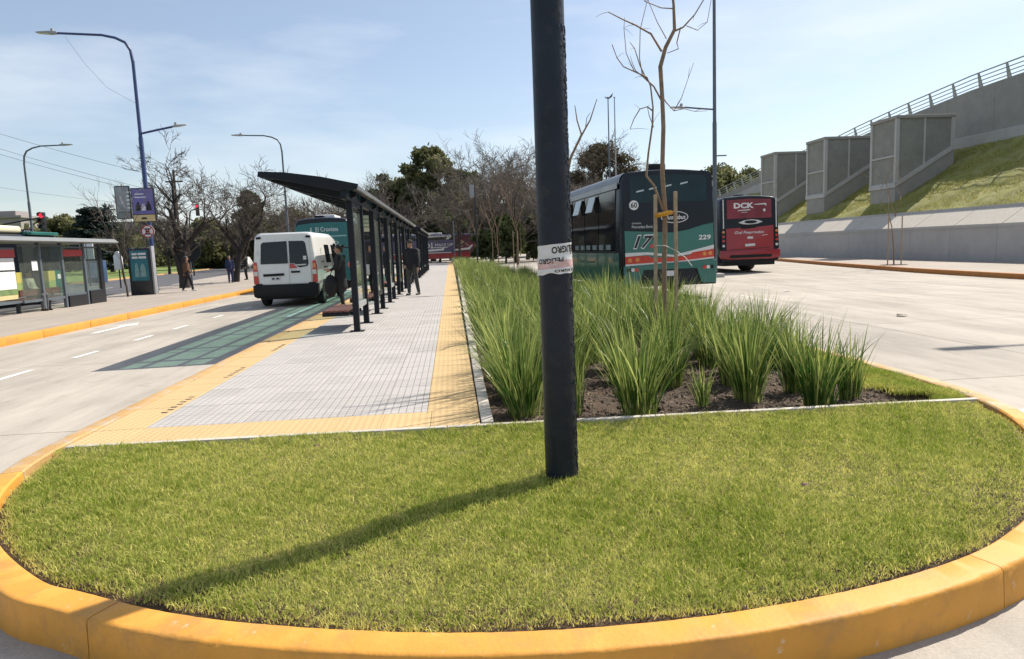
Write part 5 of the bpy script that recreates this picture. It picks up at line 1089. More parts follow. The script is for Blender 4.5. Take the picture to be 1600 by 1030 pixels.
for s in (-1, 1):
    for y in (2.75, 9.1):
        a = MB(); a.prism([(y+.62*math.cos(math.pi*k/12), .40+.62*math.sin(math.pi*k/12)) for k in range(13)], s*1.285, s*1.312, 'x'); a.build('wheel_arch', M_BLK, gb); wheel(gb, s*1.30, y, .48, .28, s)
MB().box(-1.27, 1.27, .02, .9, .36, .5).build('underbody', M_BLK, gb)
raked(gb, 'rear_mask', [(-1.2, 1.84), (-1.19, 3.26), (-1.08, 3.34), (0, 3.40), (1.08, 3.34), (1.19, 3.26), (1.2, 1.84)], M_NAVYB, .012)
raked(gb, 'rear_window', [(-1.02, 2.56), (-1.04, 3.16), (-.95, 3.24), (0, 3.28), (.95, 3.24), (1.04, 3.16), (1.02, 2.56)], mat('rear_glass', (.012, .030, .036), .1, .3, 1.2, spec=.25), .02)
for k, x in enumerate((-.86, -.52, -.12, .32)): raked(gb, 'glass_reflection_strip', [(x, 2.82+.06*k), (x+.2, 2.86+.06*k), (x+.21, 2.90+.06*k), (x+.01, 2.86+.06*k)], mat('pale_reflection_strip', (.5, .55, .58), .3, .05, 4), .024)  # pale strips painted on the rear glass as its reflections
raked(gb, 'speed_disc', ellipse(-.93, 2.50, .125, .125), M_SIGNW, .024, .006); rtext(gb, '60', -1.015, 2.43, .17, .14, M_INK, .027, bold=.02)
raked(gb, 'badge_ring', ellipse(.15, 2.16, .37, .155), M_SILVER, .024, .006); raked(gb, 'badge_field', ellipse(.15, 2.16, .345, .133), M_NAVYB, .027, .006); rtext(gb, 'Nuovobus', -.14, 2.10, .58, .12, M_SIGNW, .030, .25, .015)
rtext(gb, 'Mercedes-Benz', -1.0, 1.90, .55, .075, M_SILVER, .026); rtext(gb, 'chasis', -1.0, 2.01, .24, .05, M_SILVER, .026)
low = [(-1.2, .98), (-1.2, 1.84), (.1, 1.76), (.5, 1.82), (.9, 1.93), (1.2, 1.98), (1.2, .98)]
raked(gb, 'engine_cover', low, M_GREENB, .022)
raked(gb, 'silver_swoosh', [(-1.2, 1.17), (-1.2, 1.27), (-.6, 1.27), (.1, 1.17), (.6, 1.27), (1.2, 1.40), (1.2, 1.30), (.6, 1.18), (.1, 1.12), (-.6, 1.2)], M_SILVER, .026)
raked(gb, 'light_band', [(-1.2, .97), (-1.2, 1.17), (-.6, 1.18), (-.5, 1.12), (.1, 1.11), (.5, 1.14), (.62, 1.22), (1.2, 1.29), (1.2, 1.08), (.2, 1.0)], M_LAMPR, .03)
for x, z, m in ((-1.08, 1.07, M_LAMPO), (-.88, 1.08, M_LAMPO), (-.7, 1.08, M_LAMPR), (.78, 1.16, M_LAMPR), (.93, 1.17, M_LAMPO), (1.09, 1.18, M_LAMPO)): raked(gb, 'lamp', ellipse(x, z, .055, .055, 14), m, .036, .01)
raked(gb, 'silver_line', [(-1.2, .92), (-1.2, .97), (.2, 1.0), (1.2, 1.08), (1.2, 1.04), (.2, .96)], M_SILVER, .03)
rtext(gb, '17', -.99, 1.35, .60, .38, M_SIGNW, .028, .35, .05); rtext(gb, '17', -.965, 1.38, .54, .32, M_INK, .031, .35, .02); raked(gb, 'red_mark', [(-.55, 1.37), (-.47, 1.37), (-.43, 1.47), (-.51, 1.47)], M_LAMPR, .03)
raked(gb, 'black_streak', [(-.48, 1.60), (-.2, 1.65), (-.48, 1.64)], M_INK, .03)
rtext(gb, '229', .78, 1.54, .34, .13, M_SIGNW, .028, .1, .03)
MB().prism([(-1.25, .40), (-1.25, .92), (1.25, 1.02), (1.25, .40), (.85, .40), (.72, .80), (-.72, .80), (-.85, .40)], -.06, .1, 'y').build('bumper', M_GREENB, gb, bevel=.015, bseg=1)
MB().box(-.75, .75, .06, .12, .40, .82).build('bumper_recess', M_BLK, gb); MB().box(-.2, .2, -.01, .05, .62, .76).build('number_plate', M_PLATE, gb)
for x, m in ((-1.12, M_BLK), (-1.02, M_LAMPW), (-.92, M_LAMPR), (.92, M_LAMPR), (1.02, M_LAMPW), (1.12, M_BLK)): q = MB(); q.disc((x, -.065, .82), .05, 'y', .02, 12); q.build('lamp', m, gb)
for k in range(3): MB().box(-.5, .5, 2+3*k, 3+3*k, 3.40, 3.52).build('roof_hatch', M_ROOFW, gb, bevel=.03)
MB().box(-.35, .1, .5, .75, 3.40, 3.60).build('roof_vent', M_BLK, gb, bevel=.02)

for s in (-1, 1):                                            # grey cove panel between windows and roof
    rows = []
    for y in (.25, 11.2):
        sc = [q for q in section(GW, GH, .38, y) if q[0]*s > .55 and q[2] > 2.9]
        if s > 0: sc = sc[::-1]
        rows.append([(x+s*.012, yy, z+.012) for x, yy, z in sc])
    strip_mesh(MB(), rows).build('cove_panel', mat('cove_grey', (.16, .165, .17), .4, .2, 1.5), gb, smooth=40)
# --- red bus
rb = thing('city_bus', (13.62, 30.4, 0), R(0), 'dark red and black city bus with a red rear advert', 'bus', 'city buses'); rb.scale = (1.1, 1, .97)
RL, RW, RH = 11, 2.58, 3.62
bus_body(rb, RL, RW, RH, M_NAVYB, .55); side_windows(rb, -1, RW, [(.5+1.7*k, .5+1.7*k+1.6) for k in range(6)], 1.4, 3.1); side_windows(rb, 1, RW, [(.5+1.7*k, .5+1.7*k+1.6) for k in range(6)], 1.4, 3.1)
raked(rb, 'rear_advert', [(-.98, 2.55), (-.98, 3.42), (0, 3.46), (.93, 3.42), (.93, 2.55)], mat('red_advert', (.20, .022, .035), .35, .35, 1.6), .018)
rtext(rb, 'DCK', -.68, 3.02, .86, .26, M_SIGNW, .024, bold=.045); raked(rb, 'advert_small_print', [(-.5, 2.9), (.02, 2.93), (.02, 2.97), (-.5, 2.94)], M_SIGNW, .022); raked(rb, 'advert_small_print', [(-.36, 2.82), (-.1, 2.83), (-.1, 2.85), (-.36, 2.84)], M_SILVER, .022)
raked(rb, 'advert_tap_figure', [(.2, 3.2), (.66, 3.24), (.72, 3.2), (.72, 3.12), (.66, 3.12), (.66, 3.17), (.2, 3.17)], M_SILVER, .022); raked(rb, 'advert_tap_figure', [(.55, 2.93), (.65, 3.0), (.68, 2.9), (.62, 2.82)], M_SILVER, .022)
raked(rb, 'eye_emblem', [(-.50, 2.36), (-.25, 2.46), (.05, 2.5), (.35, 2.46), (.55, 2.38), (.35, 2.3), (.0, 2.26), (-.28, 2.28)], M_SILVER, .02); raked(rb, 'eye_pupil', ellipse(.03, 2.38, .27, .075), M_NAVYB, .024); raked(rb, 'emblem_foot', [(-.38, 2.05), (-.36, 2.25), (.25, 2.28), (.26, 2.1)], M_BLK, .022)
raked(rb, 'engine_cover', [(-1.02, 1.05), (-1.02, 2.10), (-.4, 2.12), (.3, 2.14), (1.0, 2.20), (1.0, 1.05)], M_REDBUS, .02)
rtext(rb, 'Gral Pueyrredon', -.66, 1.80, 1.25, .17, M_SIGNW, .026, .35, .01); raked(rb, 'small_mark', [(-.12, 1.6), (.12, 1.6), (.12, 1.7), (-.12, 1.7)], M_SILVER, .024); raked(rb, 'script_underline', [(.5, 1.73), (.75, 1.75), (.75, 1.77), (.5, 1.75)], M_SIGNW, .024)
raked(rb, 'number_plate', [(-.22, 1.24), (.2, 1.26), (.2, 1.38), (-.22, 1.36)], M_PLATE, .028); raked(rb, 'cover_crease', [(-.85, 1.10), (.85, 1.16), (.85, 1.18), (-.85, 1.12)], M_BLK, .024)
for s in (-1, 1):
    raked(rb, 'light_strip', [(s*1.13-.02, 2.1), (s*1.13-.02, 3.45), (s*1.13+.02, 3.45), (s*1.13+.02, 2.1)], M_LAMPW, .02)
    for z, m in ((1.94, M_LAMPO), (1.73, M_LAMPR), (1.53, M_LAMPR), (1.30, M_LAMPW)): raked(rb, 'lamp', ellipse(s*1.14, z, .06, .06, 14), m, .022)
MB().prism([(-1.28, .70), (-1.28, 1.08), (1.28, 1.08), (1.28, .70), (.9, .64), (-.9, .64)], -.07, .12, 'y').build('bumper', M_REDBUS, rb, bevel=.03)
MB().box(-.9, .9, -.075, -.06, .72, .86).build('bumper_grille', M_BLK, rb); MB().box(-1.1, 1.1, .1, 1.2, .35, .62).build('underbody', M_BLK, rb)
MB().box(-.2, .1, 1, 1.4, 3.6, 3.72).build('roof_vent', M_BLK, rb)
for s in (-1, 1):
    wheel(rb, s*1.15, 2.7, .5, .5, s); wheel(rb, s*1.2, 8.5, .5, .3, s)
MB().tube([(-1.1, 2.7, .5), (1.1, 2.7, .5)], .18, 8).build('axle', M_BLK, rb)

# --- advert bus in the bus lane
M_TEALB = mat('teal_advert', (.012, .13, .13), .4, .12, 1.2)
cb = thing('city_bus', (-5.68, 31.6, 0), 0, 'city bus with a teal rear advert standing in the lane ahead of the white van', 'bus', 'city buses')
bus_body(cb, 11, 2.55, 3.25, M_NAVYB); side_windows(cb, 1, 2.55, [(.5+1.7*k, .5+1.7*k+1.6) for k in range(6)], 1.4, 2.85); side_windows(cb, -1, 2.55, [(.5+1.7*k, .5+1.7*k+1.6) for k in range(6)], 1.4, 2.85)
raked(cb, 'rear_advert', [(-1.17, 1.9), (-1.17, 2.82), (-1.08, 2.93), (-.5, 3.0), (.3, 3.03), (1.15, 3.0), (1.15, 1.9)], M_TEALB, .02); raked(cb, 'engine_cover', [(-1.17, .95), (-1.17, 1.84), (1.15, 1.84), (1.15, .95)], M_TEALB, .02)
rtext(cb, 'El Cronista', -.30, 2.62, 1.0, .19, M_SIGNW, .026); raked(cb, 'advert_logo', [(-.56, 2.62), (-.5, 2.80), (-.46, 2.80), (-.5, 2.71), (-.44, 2.62)], M_SILVER, .024)
raked(cb, 'advert_small_print', [(.2, 2.36), (1.05, 2.38), (1.05, 2.44), (.2, 2.42)], mat('pale_teal', (.25, .42, .42), .5, .15, 14), .024); raked(cb, 'advert_button', ellipse(.5, 2.10, .2, .07), M_SILVER, .024); raked(cb, 'advert_button', ellipse(.5, 2.10, .17, .045), M_TEALB, .028)
MB().prism([(-1.25, .4), (-1.25, .95), (1.25, .95), (1.25, .4)], -.06, .1, 'y').build('bumper', M_TEALB, cb, bevel=.03); MB().box(-.5, .4, 1.2, 3, 3.22, 3.42).build('roof_unit', M_SIGNW, cb, bevel=.05); MB().box(-.42, -.0, .55, .95, 3.22, 3.36).build('roof_vent', M_BLK, cb, bevel=.03)
for s in (-1, 1):
    raked(cb, 'lamp', ellipse(s*1.1, 1.1, .07, .12, 14), M_LAMPR, .03)
    for y in (2.7, 8.4): wheel(cb, s*1.27, y, .48, .28, s)

# --- yellow and green bus on the avenue
M_YELB = mat('bus_yellow', (.52, .44, .10), .4, .1, 1.5, coat=.3); M_CREAMR = mat('cream_roof', (.66, .63, .45), .5, .08, 1.5); M_LIME = mat('bus_lime', (.30, .38, .12), .4, .12, 1.5)
lb = thing('city_bus', (-18.3, 20.0, 0), 0, 'dark bus with yellow-green panels behind the glass shelter at far left', 'bus', 'city buses')
bus_body(lb, 12.2, 2.55, 2.95, M_NAVYB); side_windows(lb, 1, 2.55, [(1+1.7*k, 1+1.7*k+1.6) for k in range(6)], 1.4, 2.6)
for y0_, y1_, m in ((.3, 2.6, M_YELB), (3.4, 5.6, M_YELB), (7.1, 8.9, M_YELB), (10.2, 11.2, M_YELB), (11.2, 12.0, M_GREENB)): MB().box(1.26, 1.292, y0_, y1_, .95, 1.36).build('side_panel', m, lb); MB().box(1.26, 1.29, y0_, y1_, .42, .95).build('lower_panel', M_LIME if m is M_YELB else M_GREENB, lb)
for y in (5.7, 9.1): MB().box(1.27, 1.30, y, y+1.2, .5, 2.6).build('door', M_BLK, lb, bevel=.01)
MB().box(-1.0, 1.0, -6, 9.8, 2.92, 3.22).build('roof_unit', M_CREAMR, lb, bevel=.12, bseg=3); MB().box(-1.15, 1.2, 9.8, 12, 2.86, 3.0).build('roof_unit', M_GREENB, lb, bevel=.03)
q = MB(); q.prism([(4.9+.55*math.cos(2*math.pi*k/18)*abs(math.cos(2*math.pi*k/18))**-.4, 1.95+.45*math.sin(2*math.pi*k/18)*abs(math.sin(2*math.pi*k/18)+1e-6)**-.4) for k in range(18)], 1.30, 1.305, 'x'); q.build('destination_ring', M_SIGNW, lb); q = MB(); q.prism([(4.9+.4*math.cos(2*math.pi*k/18), 1.95+.3*math.sin(2*math.pi*k/18)) for k in range(18)], 1.306, 1.31, 'x'); q.build('destination_field', M_BLK, lb)
MB().box(1.3, 1.31, 11.35, 11.65, 1.0, 1.2).build('fleet_number_plate', M_SIGNW, lb)
for s in (-1, 1):
    for y in (2.6, 10.55): wheel(lb, s*1.27, y, .48, .28, s)

# --- dark blue and red bus across the end of the platform
M_BLUEB = mat('bus_navy', (.022, .028, .10), .35, .12, 1.5, coat=.3); M_PURB = mat('bus_purple_advert', (.085, .075, .15), .4, .25, 1.2)
fb = thing('city_bus', (-9.5, 88.6, 0), R(-90), 'dark blue and red bus with a make-up advert crossing beyond the platform end', 'bus', 'city buses')
bus_body(fb, 13.2, 2.55, 3.55, M_BLUEB, .45)
FW = 1.275
def fside(name, poly, m, off): b = MB(); b.prism([(y, z) for y, z in poly], FW+off, FW+off+.012, 'x'); return b.build(name, m, fb)
fside('side_window', [(.4, 2.75), (.4, 3.3), (12.8, 3.3), (12.8, 2.75)], M_DARKG, .0); fside('side_advert', [(.4, 1.35), (.4, 2.8), (10.0, 2.8), (10.0, 1.35)], M_PURB, .014)
fside('skirt', [(.2, .5), (.2, 1.15), (13, 1.15), (13, .5)], M_REDBUS, .004); fside('silver_swoosh', [(.4, 1.18), (.4, 1.28), (9.6, 1.28), (9.6, 1.18)], M_SILVER, .02); fside('silver_swoosh', [(6.0, 1.38), (6.0, 1.62), (8.4, 1.75), (8.8, 1.9), (8.6, 1.5)], M_SILVER, .028)
fside('roof_swoosh', [(5.2, 3.15), (5.2, 3.28), (9.4, 3.42), (9.9, 3.3), (9.2, 2.85), (8.9, 2.85), (9.2, 3.2)], M_SILVER, .02)
fside('front_panel', [(10.1, 1.15), (10.1, 3.35), (13.05, 3.3), (13.05, 1.15)], mat('bus_wine_advert', (.11, .03, .05), .4, .35, 1.3), .016); fside('front_swoosh', [(10.1, 1.42), (10.1, 1.6), (11.7, 1.75), (12.2, 2.1), (12.35, 2.05), (11.9, 1.5)], M_SILVER, .03)
fside('advert_figure', [(10.5, 1.8), (10.45, 2.5), (10.8, 2.75), (11.2, 2.6), (11.9, 2.0), (11.7, 1.9), (11.2, 2.35), (11.0, 1.85)], mat('advert_skin', (.30, .20, .15), .5, .3, 3), .03)
fside('pillar_line', [(13.0, 1.8), (13.0, 3.3), (13.1, 3.3), (13.1, 1.8)], M_SILVER, .03)
TM = frame_M((FW+.03, 5.75, 1.78), (0, 1, 0), (0, 0, 1)); lettering(fb, 'IDI', 1.5, .72, TM, M_SILVER); TM = frame_M((FW+.03, 7.6, 2.02), (0, 1, 0), (0, 0, 1)); lettering(fb, 'MAKE UP', 2.2, .36, TM, M_SIGNW); fside('advert_small_print', [(7.0, 1.85), (7.0, 1.93), (9.2, 1.93), (9.2, 1.85)], M_SILVER, .03)
for s in (-1, 1):
    for y in (2.6, 9.75): wheel(fb, s*1.285, y, .5, .28, s)
MB().box(-.9, .9, 1, 8.5, 3.5, 3.75).build('roof_unit', M_SIGNW, fb, bevel=.08)

# --- white van
vn = thing('van', (-5.22, 22.2, 0), R(-1.0), 'white panel van stopped in the bus lane beside the shelter', 'van')
VW, VH, VL = 2.0, 2.34, 5.4
def vsec(y, w, h, zb=.42, rc=.2, belt=0.):
    hw = w/2; pts = [(-hw+.06, zb), (-hw, zb+.12), (-hw, 1.25), (-hw+.09, h-rc)]
    for k in range(1, 4): a = math.pi/2*k/3; pts.append((-hw+.09+rc*(1-math.cos(a)), h-rc+rc*math.sin(a)*.95))
    full = pts+[(-x, z) for x, z in reversed(pts)]; return [(x, y, z) for x, z in full]
secs = [vsec(.0, VW*.95, VH-.05), vsec(.05, VW*.985, VH-.01), vsec(.2, VW, VH), vsec(3.2, VW, VH), vsec(3.9, VW*.99, VH-.12), vsec(4.5, VW*.97, 1.62, .42, .15), vsec(5.2, VW*.92, 1.2, .42, .12), vsec(5.4, VW*.84, 1.0, .42, .1)]
secs[0] = [(x, .07*max(0, z-1.1)/1.2, z) for x, y, z in secs[0]]; secs[1] = [(x, y+.06*max(0, z-1.1)/1.2, z) for x, y, z in secs[1]]
MB().loft(secs).build('body', M_VWHITE, vn, smooth=35)
def vy(z): return .07*max(0, z-1.1)/1.2
def vrear(name, poly, m, off, parent=None, d=.014):
    b = MB(); n = len(poly); v = [(x, vy(z)-off, z) for x, z in poly]+[(x, vy(z)-off+d, z) for x, z in poly]
    b.add(v, [tuple(range(n)), tuple(range(2*n-1, n-1, -1))]+[(i, i+n, (i+1) % n+n, (i+1) % n) for i in range(n)]); return b.build(name, m, parent or vn, bevel=.003, bseg=1)
# rear doors: left wider, right narrower
dl = vrear('rear_door', [(-.80, .72), (-.80, 1.2), (-.78, 2.12), (-.02, 2.14), (.12, 2.14), (.12, .72)], M_VWHITE, .012); dr = vrear('rear_door', [(.135, .72), (.135, 2.14), (.78, 2.12), (.80, 1.2), (.80, .72)], M_VWHITE, .012)
vrear('window', [(-.74, 1.36), (-.74, 1.44), (-.70, 1.98), (-.64, 2.04), (.10, 2.06), (.10, 1.36)], M_DARKG, .022, dl); vrear('window', [(.155, 1.36), (.155, 2.06), (.60, 2.05), (.67, 1.99), (.74, 1.36), (.70, 1.26), (.46, 1.22), (.38, 1.26), (.30, 1.36)], M_DARKG, .022, dr)
vrear('high_stop_lamp', [(.15, 1.20), (.15, 1.345), (.26, 1.345), (.38, 1.21)], M_LAMPR, .022, dr); vrear('handle', [(.18, 1.06), (.18, 1.12), (.46, 1.12), (.46, 1.06)], M_BLK, .034, dr); vrear('number_lamp_bar', [(-.68, .97), (-.68, 1.05), (-.04, 1.06), (-.04, .98)], M_BLK, .034, dl)
vrear('number_plate', [(-.46, .84), (-.46, .95), (-.16, .95), (-.16, .84)], M_PLATE, .026, dl); vrear('plate_mark', [(-.42, .87), (-.42, .92), (-.34, .92), (-.34, .87)], M_INK, .03, dl); vrear('plate_mark', [(-.29, .87), (-.29, .92), (-.2, .92), (-.2, .87)], M_INK, .03, dl)
vrear('sticker', [(.58, 1.46), (.58, 1.58), (.68, 1.58), (.68, 1.46)], M_SIGNW, .028, dr); vrear('sticker', [(.32, 1.28), (.32, 1.32), (.66, 1.33), (.66, 1.29)], M_SILVER, .028, dr)
for s in (-1, 1):
    a = MB(); pl = [(s*.83, .74), (s*.985, .74), (s*.985, 1.25), (s*.955, 1.44), (s*.86, 1.42)]
    q = vrear('tail_lamp', pl, M_LAMPR, .02, None, .12); vrear('reverse_lens', [(s*.85, 1.0), (s*.97, 1.0), (s*.965, 1.14), (s*.85, 1.14)], M_LAMPW, .03, q)
    vrear('indicator_lens', [(s*.86, 1.2), (s*.965, 1.2), (s*.95, 1.34), (s*.86, 1.33)], M_LAMPO, .03, q); vrear('roof_marker', [(s*.68, 2.15), (s*.84, 2.14), (s*.84, 2.21), (s*.70, 2.22)], M_BLK, .02)
    vrear('hinge', [(s*.82, 1.66), (s*.87, 1.66), (s*.87, 1.74), (s*.82, 1.74)], M_VWHITE, .03); vrear('fog_reflector', [(s*.72, .70), (s*.93, .70), (s*.93, .75), (s*.72, .75)], M_BLK, .05)
    MB().box(s*.985-.02, s*.985+.02, .25, 4.9, .62, .78).build('rub_strip', M_VWHITE, vn, bevel=.01)
    for y in (.95, 4.4):
        a = MB(); a.prism([(y+.44*math.cos(math.pi*k/12), .36+.44*math.sin(math.pi*k/12)) for k in range(13)], s*.97, s*1.006, 'x'); a.build('wheel_arch', M_BLK, vn); wheel(vn, s*.995, y, .345, .22, s)
    for y0_, y1_ in ((1.55, 2.35), (2.75, 3.75)):
        b = MB(); b.loft([[(s*.985, y, 1.32), (s*1.006, y, 1.32), (s*.925, y, 1.98), (s*.90, y, 1.98)] for y in (y0_, y1_)]); b.build('side_window', M_DARKG, vn)
    MB().box(s*.995-.01, s*.995+.012, 1.05, 1.65, 1.16, 1.21).build('side_handle', M_BLK, vn); MB().box(s*1.0-.004, s*1.0+.006, 2.55, 2.565, .6, 1.95).build('door_gap', M_BLK, vn); MB().box(s*1.08-.08, s*1.08+.12, 4.05, 4.2, 1.25, 1.55).build('mirror', M_BLK, vn, bevel=.03)
for k in range(4): MB().box(.992, 1.004, .75+.12*k, .83+.12*k, 1.34, 1.40).build('side_lettering_mark', mat('grey_ink', (.22, .22, .2), .6, .1, 5), vn)
b = MB(); b.prism([(1.0+.16*math.cos(2*math.pi*k/16), 1.66+.2*math.sin(2*math.pi*k/16)) for k in range(16)], .950, .968, 'x'); b.build('side_emblem', mat('pale_emblem', (.58, .58, .54), .5, .2, 12), vn)
MB().prism([(-1.0, .36), (-1.01, .71), (1.01, .71), (1.0, .36), (.9, .30), (-.9, .30)], -.09, .16, 'y').build('bumper', M_BLK, vn, bevel=.025); MB().box(-.85, .85, .1, 4.6, .24, .45).build('underbody', M_BLK, vn)
b = MB(); b.loft([[(-.86, 3.93, 2.10), (.86, 3.93, 2.10), (.86, 3.95, 2.12), (-.86, 3.95, 2.12)], [(-.9, 4.52, 1.52), (.9, 4.52, 1.52), (.9, 4.55, 1.55), (-.9, 4.55, 1.55)]]); b.build('windscreen', M_DARKG, vn)

# --- white pickup on the avenue, facing the camera
cr_ = thing('parked_car', (-30.5, 103.3, 0), R(4), 'small white car on the avenue behind the pedestrian in blue', 'car')
secs = []
for y, w, h, zb in ((0, 1.5, .95, .4), (.25, 1.75, 1.05, .3), (1.3, 1.8, 1.15, .28), (2.0, 1.62, 1.66, .28), (3.2, 1.6, 1.68, .28), (4.0, 1.78, 1.1, .3), (4.6, 1.6, 1.0, .4)):
    hw = w/2; secs.append([(-hw+.1, y, zb), (-hw, y, zb+.15), (-hw, y, h*.65), (-hw+.16, y, h-.06), (-hw+.3, y, h), (hw-.3, y, h), (hw-.16, y, h-.06), (hw, y, h*.65), (hw, y, zb+.15), (hw-.1, y, zb)])
MB().loft(secs).build('body', M_VWHITE, cr_, smooth=35); b = MB(); b.loft([[(-.70, 1.36, 1.17), (.70, 1.36, 1.17), (.70, 1.33, 1.2), (-.70, 1.33, 1.2)], [(-.6, 1.95, 1.62), (.6, 1.95, 1.62), (.6, 1.92, 1.65), (-.6, 1.92, 1.65)]]); b.build('windscreen', M_DARKG, cr_)
MB().box(-.5, .5, -.02, .05, .62, .85).build('grille', M_BLK, cr_); MB().box(-.8, .8, -.03, .1, .35, .55).build('bumper', M_BLK, cr_, bevel=.02)
for s in (-1, 1):
    MB().box(s*.68-.14, s*.68+.14, .0, .12, .68, .86).build('headlight', M_LAMPW, cr_, bevel=.03)
    for y in (.85, 3.7): wheel(cr_, s*.89, y, .33, .2, s)
# ------------------------------------------------------------------ people
M_SKIN = mat('skin', (.42, .24, .165), .55, .1, 8); M_HAIR = mat('dark_hair', (.018, .013, .011), .5, .2, 20)
M_SHOE = mat('dark_shoe', (.02, .02, .022), .5, .2, 8); M_SHOEW = mat('pale_shoe', (.5, .48, .45), .6, .1, 8)
def capsule(mb, a, ra, b, rb, n=10):
    a, b = Vector(a), Vector(b); d = b-a; L = max(d.length, 1e-4); d /= L; pts, rr = [], []
    for s, r, p, sg in ((0, ra, a, -1), (1, rb, b, 1)):
        seq = (.98, .8, .45, 0) if sg < 0 else (0, .45, .8, .98)
        for k in seq: pts.append(p+d*sg*k*r); rr.append(r*math.sqrt(max(1-k*k, .02)))
    mb.tube(pts, rr, n)
def blend(name, mb, m, parent, voxel=.016, smooth=4):
    """Fuse overlapping limbs into one continuous skin."""
    me = mb.mesh(name, None); o = bpy.data.objects.new(name, me); COL.objects.link(o)
    r = o.modifiers.new('r', 'REMESH'); r.mode = 'VOXEL'; r.voxel_size = voxel; s = o.modifiers.new('s', 'SMOOTH'); s.iterations = smooth; s.factor = .5
    dg = bpy.context.evaluated_depsgraph_get(); me2 = bpy.data.meshes.new_from_object(o.evaluated_get(dg)); bpy.data.objects.remove(o); bpy.data.meshes.remove(me)
    me2.materials.clear(); me2.materials.append(m); me2.shade_smooth(); me2.name = name
    o = bpy.data.objects.new(name, me2); link(o, parent); return o
def person(loc, rz, H, label, J, top, legs, shoes=None, hair='short', coat=0., cap=None, skirt=False, group='people waiting or walking at the stops'):
    """J: joints for a 1.75 m figure facing -y (x is the figure's own left->right as seen from the front)."""
    t = thing('person', loc, rz, label, 'person', group); k = H/1.75
    D = dict(pel=(0, 0, .93), che=(0, 0, 1.30), nec=(0, 0, 1.47), hea=(0, -.02, 1.62), sl=(-.17, 0, 1.42), sr=(.17, 0, 1.42), el=(-.22, .02, 1.14), er=(.22, .02, 1.14), wl=(-.23, -.06, .90), wr=(.23, -.06, .90),
             hl=(-.09, 0, .92), hr=(.09, 0, .92), kl=(-.10, -.02, .50), kr=(.10, -.02, .50), al=(-.10, .03, .09), ar=(.10, .03, .09)); D.update(J)
    P = {a: Vector(b)*k for a, b in D.items()}; s = k
    fd = lambda v, l: v+Vector((0, -l*s, 0))
    b = MB()                                                     # bare body: head, neck, torso, limbs, hands, feet
    capsule(b, P['pel'], .13*s, P['che'], .145*s, 14); capsule(b, P['sl'], .065*s, P['sr'], .065*s); capsule(b, P['che'], .10*s, P['nec'], .055*s); capsule(b, P['nec'], .05*s, P['hea'], .055*s)
    b.ball(P['hea']+Vector((0, .01*s, .035*s)), (.078*s, .098*s, .105*s), 14, 10); b.ball(P['hea']+Vector((0, -.035*s, -.045*s)), (.055*s, .055*s, .06*s), 12, 8)
    capsule(b, P['hea']+Vector((0, -.085*s, .035*s)), .012*s, P['hea']+Vector((0, -.108*s, .0)), .016*s, 6)
    for q in (-1, 1): b.ball(P['hea']+Vector((q*.079*s, .01*s, .01*s)), (.012*s, .02*s, .03*s), 6, 5)
    for S in 'lr':
        capsule(b, P['s'+S], .055*s, P['e'+S], .043*s); capsule(b, P['e'+S], .043*s, P['w'+S], .030*s)
        d = (P['w'+S]-P['e'+S]).normalized(); w = P['w'+S]; sd = d.cross(Vector((0, 0, 1)) if abs(d.z) < .9 else Vector((0, 1, 0))).normalized(); capsule(b, w, .026*s, w+d*.075*s, .034*s, 8)
        for f_, L in ((-.024, .062), (-.008, .072), (.008, .068), (.024, .052)):
            a0 = w+d*.085*s+sd*f_*s; cu = Vector((0, -.2, 0)) if abs(d.z) > .5 else Vector((0, 0, -.35)); m1 = a0+d*L*.55*s; capsule(b, a0, .0095*s, m1, .009*s, 6); capsule(b, m1, .009*s, m1+(d+cu).normalized()*L*.5*s, .0075*s, 6)
        a0 = w+d*.03*s+sd*.028*s; m1 = a0+(d*.6+sd*.7).normalized()*.04*s; capsule(b, a0, .011*s, m1, .010*s, 6); capsule(b, m1, .010*s, m1+d*.03*s, .009*s, 6)
        capsule(b, P['h'+S], .085*s, P['k'+S], .058*s); capsule(b, P['k'+S], .056*s, P['a'+S], .038*s); capsule(b, P['a'+S]-Vector((0, 0, .04*s)), .035*s, fd(P['a'+S], .14)-Vector((0, 0, .055*s)), .03*s)
    blend('body', b, M_SKIN, t, .0125*s, 3)
    for q in (-1, 1): MB().ball(P['hea']+Vector((q*.03*s, -.079*s, .035*s)), .012*s, 8, 6).build('eye', M_HAIR, t, smooth=60)
    MB().box(-.022*s, .022*s, -.004, .004, -.005*s, .005*s, Matrix.Translation(P['hea']+Vector((0, -.088*s, -.045*s)))).build('mouth', mat('lips', (.28, .10, .08), .5, .1, 5), t)
    c = MB(); capsule(c, P['pel']+Vector((0, 0, -.02*s)), .155*s, P['che'], .168*s, 14); capsule(c, P['sl'], .085*s, P['sr'], .085*s); capsule(c, P['che']+Vector((0, 0, .08*s)), .10*s, P['nec']-Vector((0, 0, .02*s)), .07*s)
    for S in 'lr': capsule(c, P['s'+S], .078*s, P['e'+S], .062*s); capsule(c, P['e'+S], .062*s, P['e'+S].lerp(P['w'+S], .93), .046*s)
    if coat: capsule(c, P['pel']+Vector((0, .0, .0)), .165*s, P['pel']-Vector((0, 0, coat*s)), .19*s, 14)
    blend('jacket', c, top, t, .018*s, 5)
    g_ = MB(); capsule(g_, P['pel']+Vector((-.05*s, 0, 0)), .13*s, P['pel']+Vector((.05*s, 0, 0)), .13*s)
    for S in 'lr': capsule(g_, P['h'+S], .10*s, P['k'+S], .075*s); capsule(g_, P['k'+S], .075*s, P['a'+S].lerp(P['k'+S], .06), .058*s)
    blend('trousers', g_, legs, t, .018*s, 4)
